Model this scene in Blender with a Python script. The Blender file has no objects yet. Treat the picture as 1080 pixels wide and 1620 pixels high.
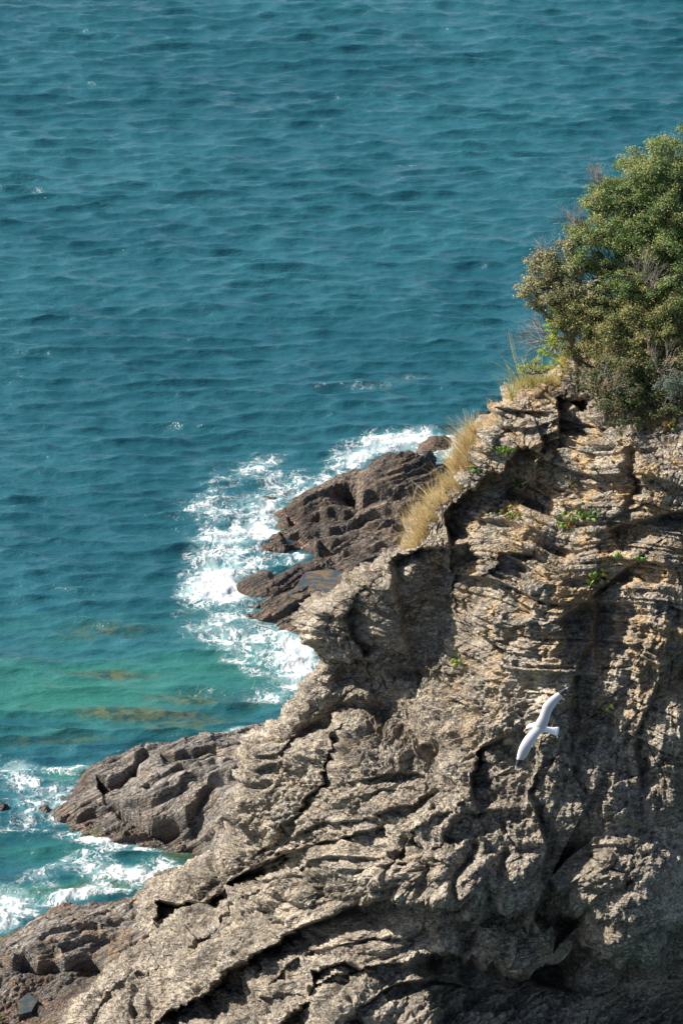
import bpy, math, random
import numpy as np
from mathutils import Vector, Matrix

# ------------------------------------------------------------------ camera, sky, sun, exposure
H_CAM = 84.0
PITCH = math.radians(26.0)
W_PX, H_PX = 1080.0, 1620.0
F_PX = 5763.0
scene = bpy.context.scene
cam_data = bpy.data.cameras.new("camera")
cam = bpy.data.objects.new("camera", cam_data)
scene.collection.objects.link(cam)
cam.location = (0, 0, H_CAM)
cam.rotation_euler = (math.pi / 2 - PITCH, 0, 0)
cam_data.sensor_fit = 'VERTICAL'
cam_data.sensor_height = 24.0
cam_data.lens = 24.0 * F_PX / H_PX
cam_data.clip_start = 1.0
cam_data.clip_end = 30000.0
scene.camera = cam

SUN = Vector((-0.76, 0.22, 0.61)).normalized()
sun_el = math.asin(SUN.z)
sun_az = math.atan2(SUN.x, SUN.y)
world = bpy.data.worlds.new("World")
scene.world = world
world.use_nodes = True
wn = world.node_tree
wn.nodes.clear()
sky = wn.nodes.new('ShaderNodeTexSky')
sky.sky_type = 'NISHITA'
sky.sun_disc = False
sky.sun_elevation = sun_el
sky.sun_rotation = sun_az
bg = wn.nodes.new('ShaderNodeBackground')
bg.inputs['Strength'].default_value = 0.08
wo = wn.nodes.new('ShaderNodeOutputWorld')
wn.links.new(sky.outputs[0], bg.inputs[0])
wn.links.new(bg.outputs[0], wo.inputs[0])
sd = bpy.data.lights.new("sun", 'SUN')
sd.energy = 5.0
sd.angle = math.radians(0.5)
sd.color = (1.0, 0.93, 0.82)
so = bpy.data.objects.new("sun", sd)
scene.collection.objects.link(so)
so.rotation_euler = SUN.to_track_quat('Z', 'Y').to_euler()
so.location = (-60, 20, 120)
scene.view_settings.view_transform = 'Standard'
scene.view_settings.look = 'None'
scene.view_settings.exposure = 1.14
scene.view_settings.gamma = 1.0
scene.cycles.max_bounces = 6
scene.cycles.diffuse_bounces = 3

# ------------------------------------------------------------------ projection helpers
CP, SP = math.cos(PITCH), math.sin(PITCH)


def ray(u, v):
    a = (np.asarray(u, float) - W_PX / 2) / F_PX
    b = -(np.asarray(v, float) - H_PX / 2) / F_PX
    return a, CP + b * SP, -SP + b * CP


def at_y(u, v, y):
    dx, dy, dz = ray(u, v)
    t = np.asarray(y, float) / dy
    return np.stack(np.broadcast_arrays(dx * t, dy * t, H_CAM + dz * t), -1)


def at_z(u, v, z):
    dx, dy, dz = ray(u, v)
    t = (np.asarray(z, float) - H_CAM) / dz
    return np.stack(np.broadcast_arrays(dx * t, dy * t, H_CAM + dz * t), -1)


def to_px(p):
    x, y, z = p[..., 0], p[..., 1], p[..., 2] - H_CAM
    d = y * CP - z * SP
    up = y * SP + z * CP
    return W_PX / 2 + F_PX * x / d, H_PX / 2 - F_PX * up / d


# ------------------------------------------------------------------ noise (numpy)
_rs = np.random.RandomState(7)
_perm = np.concatenate([_rs.permutation(4096)] * 2).astype(np.int32)
_g = _rs.normal(size=(4096, 3)); _g /= np.linalg.norm(_g, axis=1)[:, None]
_g = _g.astype(np.float32)
_val = _rs.rand(4096, 4).astype(np.float32)


def _h(ix, iy, iz):
    return _perm[(_perm[(_perm[ix & 4095] + iy) & 4095] + iz) & 4095]


def perlin(p):
    p = np.asarray(p, np.float32)
    i = np.floor(p).astype(np.int32)
    f = p - i
    w = f * f * f * (f * (f * 6 - 15) + 10)
    out = 0
    for dx in (0, 1):
        wx = w[:, 0] if dx else 1 - w[:, 0]
        for dy in (0, 1):
            wy = w[:, 1] if dy else 1 - w[:, 1]
            for dz in (0, 1):
                wz = w[:, 2] if dz else 1 - w[:, 2]
                g = _g[_h(i[:, 0] + dx, i[:, 1] + dy, i[:, 2] + dz)]
                d = g[:, 0] * (f[:, 0] - dx) + g[:, 1] * (f[:, 1] - dy) + g[:, 2] * (f[:, 2] - dz)
                out = out + wx * wy * wz * d
    return out * 1.6


def fbm(p, oct=4, gain=0.5, ridged=False):
    a, s, out = 1.0, 1.0, 0
    for k in range(oct):
        n = perlin(p * s + 17.3 * k)
        out = out + a * ((1 - 2 * np.abs(n)) if ridged else n)
        a *= gain; s *= 2.03
    return out


def cells(p):
    """cellular noise: F1, F2-F1, a random value and a random tilt of the nearest cell (for flat facets)"""
    p = np.asarray(p, np.float32)
    i = np.floor(p).astype(np.int32)
    n = len(p)
    f1 = np.full(n, 9.0, np.float32); f2 = f1.copy(); best = np.zeros(n, np.int32)
    off = np.zeros((n, 3), np.float32)
    for dx in (-1, 0, 1):
        for dy in (-1, 0, 1):
            for dz in (-1, 0, 1):
                c = i + np.array([dx, dy, dz], np.int32)
                hh = _h(c[:, 0], c[:, 1], c[:, 2])
                dv = p - c - _val[hh, :3]
                d = (dv * dv).sum(1)
                m = d < f1
                f2 = np.where(m, f1, np.minimum(f2, d))
                best = np.where(m, hh, best)
                off[m] = dv[m]
                f1 = np.where(m, d, f1)
    tilt = (off * _g[(best * 7 + 3) & 4095]).sum(1)
    return np.sqrt(f1), np.sqrt(f2) - np.sqrt(f1), _val[best, 3], tilt


def sm(x, a, b):
    t = np.clip((x - a) / (b - a), 0, 1)
    return t * t * (3 - 2 * t)


def rbf_fit(pts, val, smooth=0.0):
    pts = np.asarray(pts, float); val = np.asarray(val, float)
    n, k = pts.shape
    d = np.sqrt(((pts[:, None] - pts[None]) ** 2).sum(-1))
    K = d - smooth * np.eye(n)
    P = np.hstack([np.ones((n, 1)), pts])
    A = np.block([[K, P], [P.T, np.zeros((k + 1, k + 1))]])
    w = np.linalg.solve(A, np.concatenate([val, np.zeros(k + 1)]))

    def f(q):
        q = np.asarray(q, float)
        out = w[n] + q @ w[n + 1:]
        for j in range(n):
            out = out + w[j] * np.sqrt(((q - pts[j]) ** 2).sum(-1) + 0.0)
        return out
    return f


def seg_dist(u, v, poly):
    """distance to a polyline and the side: positive on the right hand of travel (image, v down)"""
    best = np.full(u.shape, 1e9); side = np.zeros(u.shape); tt = np.zeros(u.shape)
    n = len(poly) - 1
    for k in range(n):
        (x0, y0), (x1, y1) = poly[k], poly[k + 1]
        ex, ey = x1 - x0, y1 - y0
        L2 = ex * ex + ey * ey
        t = np.clip(((u - x0) * ex + (v - y0) * ey) / L2, 0, 1)
        dx, dy = u - x0 - t * ex, v - y0 - t * ey
        d = np.sqrt(dx * dx + dy * dy)
        m = d < best
        cr = ex * dy - ey * dx
        side = np.where(m, np.sign(cr), side)
        tt = np.where(m, (k + t) / n, tt)
        best = np.where(m, d, best)
    return best, side, tt


# ------------------------------------------------------------------ mesh helpers
def mesh_obj(name, verts, faces, mat=None, smooth=False, attrs=None, parent=None, mats=None, mat_idx=None):
    me = bpy.data.meshes.new(name)
    verts = np.asarray(verts, np.float32)
    faces = np.asarray(faces, np.int32)
    nf, k = faces.shape
    me.vertices.add(len(verts)); me.vertices.foreach_set('co', verts.ravel())
    me.loops.add(nf * k); me.loops.foreach_set('vertex_index', faces.ravel())
    me.polygons.add(nf)
    me.polygons.foreach_set('loop_start', np.arange(nf, dtype=np.int32) * k)
    if smooth:
        me.polygons.foreach_set('use_smooth', np.ones(nf, bool))
    if mats:
        for m in mats: me.materials.append(m)
        if mat_idx is not None: me.polygons.foreach_set('material_index', np.asarray(mat_idx, np.int32))
    elif mat:
        me.materials.append(mat)
    for an, av in (attrs or {}).items():
        a = me.attributes.new(an, 'FLOAT', 'POINT')
        a.data.foreach_set('value', np.asarray(av, np.float32).ravel())
    me.update(calc_edges=True)
    o = bpy.data.objects.new(name, me)
    scene.collection.objects.link(o)
    if parent is not None:
        o.parent = parent
        o.matrix_parent_inverse = Matrix.Translation(-Vector(parent.location))
    return o


def grid_faces(nr, nc):
    i = np.arange(nr * nc, dtype=np.int32).reshape(nr, nc)
    return np.stack([i[:-1, :-1], i[:-1, 1:], i[1:, 1:], i[1:, :-1]], -1).reshape(-1, 4)


def grid_normals(P):
    du = np.gradient(P, axis=1); dv = np.gradient(P, axis=0)
    n = np.cross(du, dv)
    n /= np.linalg.norm(n, axis=-1, keepdims=True) + 1e-9
    return n


def blur(A, r):
    for ax in (0, 1):
        for _ in range(2):
            pad = [(0, 0)] * A.ndim; pad[ax] = (r + 1, r)
            B = np.cumsum(np.pad(A, pad, mode='edge'), axis=ax)
            n = A.shape[ax]
            A = (np.take(B, range(2 * r + 1, 2 * r + 1 + n), axis=ax) - np.take(B, range(0, n), axis=ax)) / (2 * r + 1)
    return A


def tag(o, label=None, cat=None, group=None, kind=None):
    if label: o['label'] = label
    if cat: o['category'] = cat
    if group: o['group'] = group
    if kind: o['kind'] = kind
    return o


def empty(name, loc):
    o = bpy.data.objects.new(name, None)
    scene.collection.objects.link(o)
    o.location = tuple(float(c) for c in loc)
    return o


# ------------------------------------------------------------------ node helpers
class NT:
    def __init__(s, name):
        s.m = bpy.data.materials.new(name); s.m.use_nodes = True
        s.t = s.m.node_tree; s.t.nodes.clear()
        s.out = s.t.nodes.new('ShaderNodeOutputMaterial')

    def n(s, typ, ins=None, **kw):
        nd = s.t.nodes.new(typ)
        for k, v in kw.items(): setattr(nd, k, v)
        for k, v in (ins or {}).items():
            sock = nd.inputs[k]
            if isinstance(v, bpy.types.NodeSocket): s.t.links.new(v, sock)
            elif isinstance(v, tuple) and len(v) == 3 and sock.type == 'RGBA': sock.default_value = (*v, 1)
            else: sock.default_value = v
        return nd

    def math(s, op, a, b=0.0, c=0.0, clamp=False):
        return s.n('ShaderNodeMath', {0: a, 1: b, 2: c}, operation=op, use_clamp=clamp).outputs[0]

    def mix(s, f, a, b, blend='MIX'):
        nd = s.n('ShaderNodeMix', data_type='RGBA', blend_type=blend)
        for k, v in ((0, f), (6, a), (7, b)):
            sock = nd.inputs[k]
            if isinstance(v, bpy.types.NodeSocket): s.t.links.new(v, sock)
            elif isinstance(v, tuple): sock.default_value = (*v, 1)
            else: sock.default_value = v
        return nd.outputs[2]

    def ss(s, x, a, b, lo=0.0, hi=1.0):
        return s.n('ShaderNodeMapRange', {0: x, 1: a, 2: b, 3: lo, 4: hi}, interpolation_type='SMOOTHSTEP').outputs[0]

    def noise(s, vec, scale, detail=4.0, rough=0.55, dist=0.0, out=0):
        return s.n('ShaderNodeTexNoise', {'Vector': vec, 'Scale': scale, 'Detail': detail, 'Roughness': rough, 'Distortion': dist}).outputs[out]

    def attr(s, name):
        return s.n('ShaderNodeAttribute', attribute_name=name).outputs['Fac']

    def done(s, sock):
        s.t.links.new(sock, s.out.inputs['Surface']); return s.m


def rock_mat(name, dark, mid, light, ochre, wet=1.0, nrm=(-0.3, 0.3, 0.9), white=0.5):
    k = NT(name)
    geo = k.n('ShaderNodeNewGeometry')
    pos = geo.outputs['Position']
    z = k.n('ShaderNodeSeparateXYZ', {0: pos}).outputs[2]
    warp = k.noise(pos, 0.5, 2.0, out=1)
    wv = k.n('ShaderNodeVectorMath', {0: warp, 'Scale': 0.9}, operation='SCALE').outputs[0]
    pw = k.n('ShaderNodeVectorMath', {0: pos, 1: wv}, operation='ADD').outputs[0]
    # bands along the bedding direction
    n = Vector(nrm).normalized()
    q = n.to_track_quat('Z', 'Y').to_matrix().transposed().to_euler()
    rot = k.n('ShaderNodeVectorRotate', {'Vector': pw, 'Rotation': tuple(q)}, rotation_type='EULER_XYZ').outputs[0]
    bv = k.n('ShaderNodeVectorMath', {0: rot, 1: (0.35, 0.35, 5.0)}, operation='MULTIPLY').outputs[0]
    band = k.noise(bv, 1.0, 4.0, 0.6)
    big = k.noise(pos, 0.35, 3.0, 0.6)
    fine = k.noise(pos, 6.0, 5.0, 0.65)
    grain = k.noise(pos, 34.0, 3.0, 0.7)
    c = k.mix(k.ss(band, 0.3, 0.68), dark, mid)
    c = k.mix(k.ss(k.math('ADD', k.math('MULTIPLY', fine, 0.6), k.math('MULTIPLY', big, 0.4)), 0.46, 0.62), c, light)
    oc = k.math('MULTIPLY', k.ss(k.noise(pw, 0.9, 4.0, 0.6), 0.44, 0.62), k.attr('warm'))
    c = k.mix(oc, c, ochre)
    c = k.mix(k.ss(grain, 0.25, 0.75, 0.0, 0.45), c, dark)
    lam = k.noise(k.n('ShaderNodeVectorMath', {0: rot, 1: (0.9, 0.9, 11.0)}, operation='MULTIPLY').outputs[0], 1.0, 3.0, 0.6)
    lamd = k.ss(lam, 0.44, 0.36)
    cv = k.n('ShaderNodeVectorMath', {0: rot, 1: (1.6, 1.6, 3.4)}, operation='MULTIPLY').outputs[0]
    cv = k.n('ShaderNodeVectorMath', {0: cv, 1: k.n('ShaderNodeVectorMath', {0: k.noise(pos, 2.2, 3.0, out=1), 'Scale': 0.7}, operation='SCALE').outputs[0]}, operation='ADD').outputs[0]
    vo = k.n('ShaderNodeTexVoronoi', {'Vector': cv, 'Scale': 1.0}, feature='DISTANCE_TO_EDGE').outputs[0]
    vo2 = k.n('ShaderNodeTexVoronoi', {'Vector': cv, 'Scale': 2.7}, feature='DISTANCE_TO_EDGE').outputs[0]
    crack = k.math('MAXIMUM', k.ss(vo, 0.035, 0.0), k.math('MULTIPLY', k.ss(vo2, 0.05, 0.0), 0.6))
    crack = k.math('MULTIPLY', crack, k.ss(k.noise(pos, 0.8, 3.0), 0.38, 0.58))
    c = k.mix(k.math('MULTIPLY', k.math('MAXIMUM', crack, k.math('MULTIPLY', lamd, 0.6)), 0.68), c, (0.035, 0.03, 0.027))
    # quartz and lichen flecks, pale streaks
    lich = k.math('MULTIPLY', k.ss(k.noise(pos, 2.6, 6.0, 0.72, 0.6), 0.61, 0.68), k.ss(k.noise(pos, 0.45, 2.0), 0.48, 0.62))
    sv = k.n('ShaderNodeVectorMath', {0: pw, 1: (3.0, 3.0, 0.7)}, operation='MULTIPLY').outputs[0]
    vein = k.math('SUBTRACT', 1.0, k.ss(k.math('ABSOLUTE', k.math('SUBTRACT', k.noise(sv, 1.1, 3.0, 0.55), 0.5)), 0.0, 0.018))
    vein = k.math('MULTIPLY', vein, k.ss(k.noise(pos, 0.55, 2.0, out=0), 0.52, 0.64))
    lv = k.math('MULTIPLY', k.math('MAXIMUM', lich, vein), white)
    c = k.mix(lv, c, (0.50, 0.47, 0.42))
    rough = 0.85
    if wet:
        zz = k.math('ADD', z, k.math('MULTIPLY', k.math('SUBTRACT', k.noise(pos, 0.8, 4.0), 0.5), 2.2))
        rust = k.math('MULTIPLY', k.ss(zz, 0.9, 0.15), k.ss(k.noise(pos, 1.5, 4.0), 0.42, 0.58))
        wetf = k.ss(zz, 1.3, 0.3)
        c = k.mix(k.math('MULTIPLY', wetf, 0.68 * wet), c, (0.028, 0.022, 0.018))
        c = k.mix(k.math('MULTIPLY', rust, 0.6), c, (0.17, 0.09, 0.055))
        gr = k.math('MULTIPLY', k.ss(zz, 0.75, 0.0), k.ss(k.noise(pos, 0.9, 4.0, 0.6), 0.55, 0.62))
        c = k.mix(k.math('MULTIPLY', gr, 0.7), c, (0.06, 0.085, 0.02))
        rough = k.ss(zz, 0.2, 1.2, 0.35, 0.85)
    b1 = k.math('ADD', k.math('MULTIPLY', fine, 0.5), k.math('MULTIPLY', grain, 0.10))
    b1 = k.math('ADD', b1, k.math('MULTIPLY', band, 0.5))
    b1 = k.math('ADD', b1, k.math('MULTIPLY', k.ss(lam, 0.3, 0.6), 0.35))
    b1 = k.math('SUBTRACT', b1, k.math('MULTIPLY', crack, 0.45))
    tooth = k.n('ShaderNodeTexVoronoi', {'Vector': cv, 'Scale': 4.5}, feature='F1').outputs[0]
    b1 = k.math('ADD', b1, k.math('MULTIPLY', tooth, 0.22))
    bump = k.n('ShaderNodeBump', {'Strength': 1.0, 'Distance': 0.17, 'Height': b1})
    bs = k.n('ShaderNodeBsdfPrincipled', {'Base Color': c, 'Roughness': rough, 'Normal': bump.outputs[0], 'Specular IOR Level': 0.3})
    return k.done(bs.outputs[0])


M_CLIFF = rock_mat('cliff_rock', (0.10, 0.088, 0.076), (0.30, 0.258, 0.20), (0.52, 0.455, 0.36), (0.52, 0.345, 0.16), 1.0, (-0.25, 0.25, 0.93), 0.75)
M_SHELF = rock_mat('shore_rock', (0.075, 0.069, 0.064), (0.24, 0.216, 0.19), (0.42, 0.378, 0.325), (0.34, 0.23, 0.13), 1.0, (-0.45, 0.49, 0.74), 0.25)
M_DARK = rock_mat('dark_rock', (0.026, 0.024, 0.023), (0.105, 0.088, 0.075), (0.27, 0.22, 0.175), (0.26, 0.16, 0.09), 1.0, (-0.45, 0.49, 0.74), 0.15)


# ------------------------------------------------------------------ rock relief
def frame_of(n):
    n = np.array(n, float); n /= np.linalg.norm(n)
    a = np.cross(n, (0, 0, 1.0) if abs(n[2]) < 0.9 else (1.0, 0, 0)); a /= np.linalg.norm(a)
    return a, np.cross(n, a), n


def strata(p, n, L, amp, warp, seed=0.0, lateral=0.35):
    """ledges of bedded rock: every layer stands out or back by its own amount, with sharp steps between"""
    a, b, n = frame_of(n)
    t = (p @ n + warp) / L + seed
    pa, pb = (p @ a) * lateral, (p @ b) * lateral
    k = np.floor(t); fr = t - k
    v0 = perlin(np.stack([pa, pb, k * 7.37 + seed], -1))
    v1 = perlin(np.stack([pa, pb, (k + 1) * 7.37 + seed], -1))
    e = sm(fr, 0.84, 1.0)
    g = np.exp(-((fr - 0.9) / 0.09) ** 2)
    return amp * (v0 * (1 - e) + v1 * e) * 1.6 - amp * 0.28 * g


def bedding(p, n, wp, w=1.0, lat=1.0, big=1.0):
    q = p + 0.30 * wp[:, None] * np.array([0.5, -0.4, 0.7], np.float32)
    d = big * strata(q, n, 0.85, 0.22, 0.8 * wp, 0.0, 0.28 * lat)
    d += strata(q, n, 0.31, 0.12, 0.8 * wp, 3.7, 0.35 * lat)
    d += strata(q, n, 0.14, 0.05, 0.8 * wp, 8.1, 0.5 * lat)
    return w * d


def facets(p, n, s=1.0, asp=1.7):
    """joint blocks: flat tilted facets of several sizes, with open cracks between the largest"""
    a, b, n = frame_of(n)
    wq = np.stack([perlin(p * 0.6 + 21), perlin(p * 0.6 + 33), perlin(p * 0.6 + 47)], -1)
    q = p + 0.18 * wq
    c = np.stack([q @ a, q @ b, (q @ n) * asp], -1)
    d = 0
    for k, (f, av, at, ac) in enumerate(((0.62, 0.40, 0.52, 0.14), (1.7, 0.12, 0.25, 0.06), (4.4, 0.04, 0.13, 0.03))):
        f1, e, val, tl = cells(c * f + 11 * k)
        d = d + av * (val - 0.5) + at * tl - ac * np.exp(-(e / (0.035 * (1 + k))) ** 2)
    return s * d


def relief(p, n_strata, wl=1.0, wb=1.0, wf=1.0, wr=0.0, vert=0.0, lat=1.0):
    p = p.astype(np.float32)
    wp = 1.3 * fbm(p * 0.13, 2, 0.4)
    d = 0.35 * wf * fbm(p * 0.33 + 3, 3)
    d += bedding(p, n_strata, wp, wl, lat)
    d += facets(p, n_strata, wb)
    if np.any(vert):
        qv = p * np.array([1.0, 1.0, 0.14], np.float32) + 0.15 * wp[:, None]
        d += vert * 0.34 * (fbm(qv + 31, 3, ridged=True) - 0.6)
    if np.any(wr):
        kn = np.abs(perlin(p * 0.75 + 40))
        d += wr * (0.35 * sm(kn, 0, 0.35) - 0.2)
    d += 0.05 * fbm(p * 3.1 + 70, 3, 0.6) + 0.02 * perlin(p * 14)
    return d


# ---- relief seen at the photograph's own places: (points, depth, fall-off, edge width); the recess lies right of travel
STEPS = [
    ([(708, 866), (700, 815), (745, 772), (795, 742), (815, 706), (850, 700)], 1.7, 70, 5),
    ([(612, 874), (650, 866), (700, 869), (745, 862), (760, 880)], 1.5, 110, 5),
    ([(748, 862), (766, 900), (766, 960), (750, 990), (732, 1040), (745, 1100), (757, 1150)], 1.6, 80, 7),
    ([(572, 1045), (556, 1010), (545, 975), (560, 955)], 1.0, 32, 5),
    ([(478, 1000), (505, 1046), (560, 1043), (610, 1050), (680, 1060)], 0.9, 40, 6),
    ([(880, 690), (884, 655), (882, 622), (925, 620)], 1.3, 60, 4),
    ([(786, 648), (830, 646), (872, 652)], 0.5, 26, 3),
    ([(792, 672), (840, 676), (870, 668)], 0.45, 20, 3),
    ([(850, 760), (855, 700), (852, 690)], 0.9, 45, 4),
    ([(880, 662), (925, 668), (950, 668)], 0.5, 18, 3),
    ([(340, 1410), (382, 1382), (442, 1364), (452, 1340)], 1.6, 24, 4),
    ([(400, 1352), (442, 1326), (478, 1278), (497, 1240), (512, 1190), (540, 1160)], 0.9, 15, 4),
    ([(452, 1332), (520, 1302), (600, 1292), (645, 1272), (690, 1242)], 0.7, 14, 4),
    ([(440, 1350), (520, 1334), (585, 1312), (610, 1298)], 1.1, 22, 4),
    ([(530, 1238), (600, 1222), (680, 1214), (705, 1225)], 0.6, 22, 4),
    ([(252, 1466), (256, 1434), (330, 1421), (357, 1398), (394, 1374), (460, 1345)], 2.0, 34, 4),
    ([(240, 1620), (293, 1590), (347, 1554), (391, 1528), (436, 1496), (480, 1470), (545, 1432), (620, 1424), (700, 1420), (725, 1428), (765, 1442), (810, 1446), (850, 1425)], 2.9, 55, 5),
    ([(430, 1640), (482, 1585), (500, 1545), (560, 1530), (590, 1545)], 1.6, 36, 5),
    ([(640, 1520), (700, 1500), (740, 1520), (850, 1525), (905, 1508), (935, 1500), (985, 1532), (1030, 1508), (1080, 1440), (1120, 1400)], 3.8, 170, 12),
    ([(838, 1450), (870, 1388), (900, 1420), (930, 1470)], 2.2, 70, 8),
    ([(500, 1440), (475, 1480), (470, 1500)], 0.3, 20, 4),
    ([(905, 1240), (898, 1150), (905, 1060), (935, 1010), (940, 950)], 0.6, 50, 6),
    ([(1010, 1260), (1000, 1180), (1030, 1090), (1060, 1040)], 0.6, 60, 6),
    ([(755, 1290), (745, 1240), (760, 1180), (800, 1160)], 1.2, 60, 5),
    ([(850, 1400), (862, 1340), (850, 1300), (835, 1250), (845, 1210)], 0.9, 50, 8),
    ([(925, 850), (918, 800), (925, 740), (960, 700)], 0.0, 50, 5),
    ([(960, 840), (1000, 822), (1050, 812), (1090, 800)], 1.1, 30, 5),
    ([(700, 1330), (740, 1290), (800, 1285)], 0.7, 30, 5),
    ([(290, 1500), (370, 1440), (450, 1396), (545, 1356), (600, 1350)], 0.6, 34, 5),
    ([(225, 1545), (310, 1482), (400, 1446), (450, 1440)], 0.4, 26, 5),
    ([(120, 1625), (195, 1552), (280, 1506)], 0.5, 30, 5),
    ([(600, 1352), (680, 1308), (745, 1272)], 0.45, 30, 5),
    ([(418, 1222), (468, 1186), (500, 1132)], 0.45, 28, 5),
    ([(392, 1310), (430, 1262), (462, 1205)], 0.3, 22, 5),
    ([(480, 1400), (560, 1372), (640, 1360)], 0.3, 24, 5),
    ([(380, 1600), (440, 1550), (500, 1510), (600, 1480), (700, 1472)], 0.6, 34, 5),
    ([(540, 1620), (600, 1570), (680, 1548), (760, 1560)], 0.9, 44, 5),
    ([(560, 1260), (640, 1244), (720, 1250)], 0.4, 26, 5),
    ([(780, 905), (800, 880), (850, 870)], 0.6, 40, 5),
    ([(880, 980), (920, 960), (980, 905), (1010, 880)], 0.9, 45, 6),
]
GROOVES = [
    ([(470, 1175), (540, 1118), (600, 1130), (650, 1168), (715, 1215)], 1.3, 16),
    ([(520, 1060), (600, 1090), (660, 1150), (720, 1205)], 0.9, 22),
    ([(560, 1110), (520, 1170), (500, 1230)], 0.5, 9),
    ([(630, 1420), (622, 1370), (640, 1310)], 0.45, 6),
    ([(668, 1420), (672, 1370), (655, 1320)], 0.45, 6),
    ([(735, 1430), (720, 1385), (760, 1330)], 0.5, 7),
    ([(768, 1430), (790, 1390), (800, 1340)], 0.45, 7),
    ([(460, 1470), (415, 1440), (390, 1420)], 0.5, 6),
    ([(215, 1620), (222, 1570), (260, 1520), (300, 1480)], 0.6, 7),
    ([(790, 770), (860, 790), (880, 840), (860, 880)], 1.0, 30),
    ([(998, 700), (1000, 760), (990, 830)], 0.6, 10),
    ([(1000, 900), (965, 930), (950, 1000), (960, 1080)], 0.3, 16),
    ([(900, 1440), (880, 1500), (860, 1560)], 1.8, 30),
    ([(730, 1560), (745, 1480), (735, 1440)], 0.5, 10),
]
LUMPS = [  # u, v, ru, rv, rotation, height
    (850, 840, 38, 30, 0, 0.9), (560, 1200, 75, 55, -0.5, 0.7), (650, 1385, 110, 40, -0.1, 0.7),
    (430, 1250, 45, 60, 0.4, 0.5), (420, 1540, 70, 40, -0.5, 0.8), (160, 1590, 60, 70, -0.6, 0.4),
    (330, 1480, 120, 45, -0.55, 0.7), (560, 1480, 70, 30, 0, 0.5), (830, 1485, 60, 35, 0, 0.9),
    (760, 1395, 30, 40, 0.3, 0.6), (700, 1400, 28, 45, 0.2, 0.5), (815, 1400, 35, 40, 0.3, 0.6),
    (1000, 1430, 75, 85, 0.3, 1.3), (1045, 1180, 40, 90, 0.1, 0.7), (980, 780, 60, 60, 0, 0.4),
    (1040, 960, 45, 110, 0.05, 0.9), (780, 940, 30, 60, 0, 0.5), (860, 1000, 50, 70, 0.2, 0.5),
    (780, 1080, 40, 60, 0, 0.4), (510, 990, 35, 35, 0.4, 0.6), (560, 1590, 60, 40, 0, 0.7),
    (955, 1362, 17, 13, 0, 0.7), (500, 1390, 60, 22, -0.4, 0.3), (870, 1110, 30, 60, 0.1, 0.8),
    (740, 1005, 25, 30, 0.2, 0.6), (860, 1225, 25, 50, 0.0, 0.7),
]


def features(u, v, jit):
    uu = u + jit[0]; vv = v + jit[1]
    f = np.zeros(u.shape)
    for poly, dep, fall, wd in STEPS:
        if not dep: continue
        d, s, t = seg_dist(uu, vv, poly)
        end = sm(t, 0.0, 0.07) * sm(1 - t, 0.0, 0.07)
        inside = sm(d * s, -0.2 * wd, wd)
        ext = np.exp(-(d / fall) ** 1.3)
        f += dep * inside * ext * (0.25 + 0.75 * end)
    for poly, dep, wd in GROOVES:
        d, s, t = seg_dist(uu, vv, poly)
        f += dep * np.exp(-(d / wd) ** 2) * sm(t, 0, 0.1) * sm(1 - t, 0, 0.1)
    for cu, cv, ru, rv, rot, h in LUMPS:
        c, s = math.cos(rot), math.sin(rot)
        x = ((uu - cu) * c + (vv - cv) * s) / ru; y = (-(uu - cu) * s + (vv - cv) * c) / rv
        r2 = x * x + y * y
        f -= h * np.clip(1 - r2 / 1.7, 0, 1) ** 0.85
    return f


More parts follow.
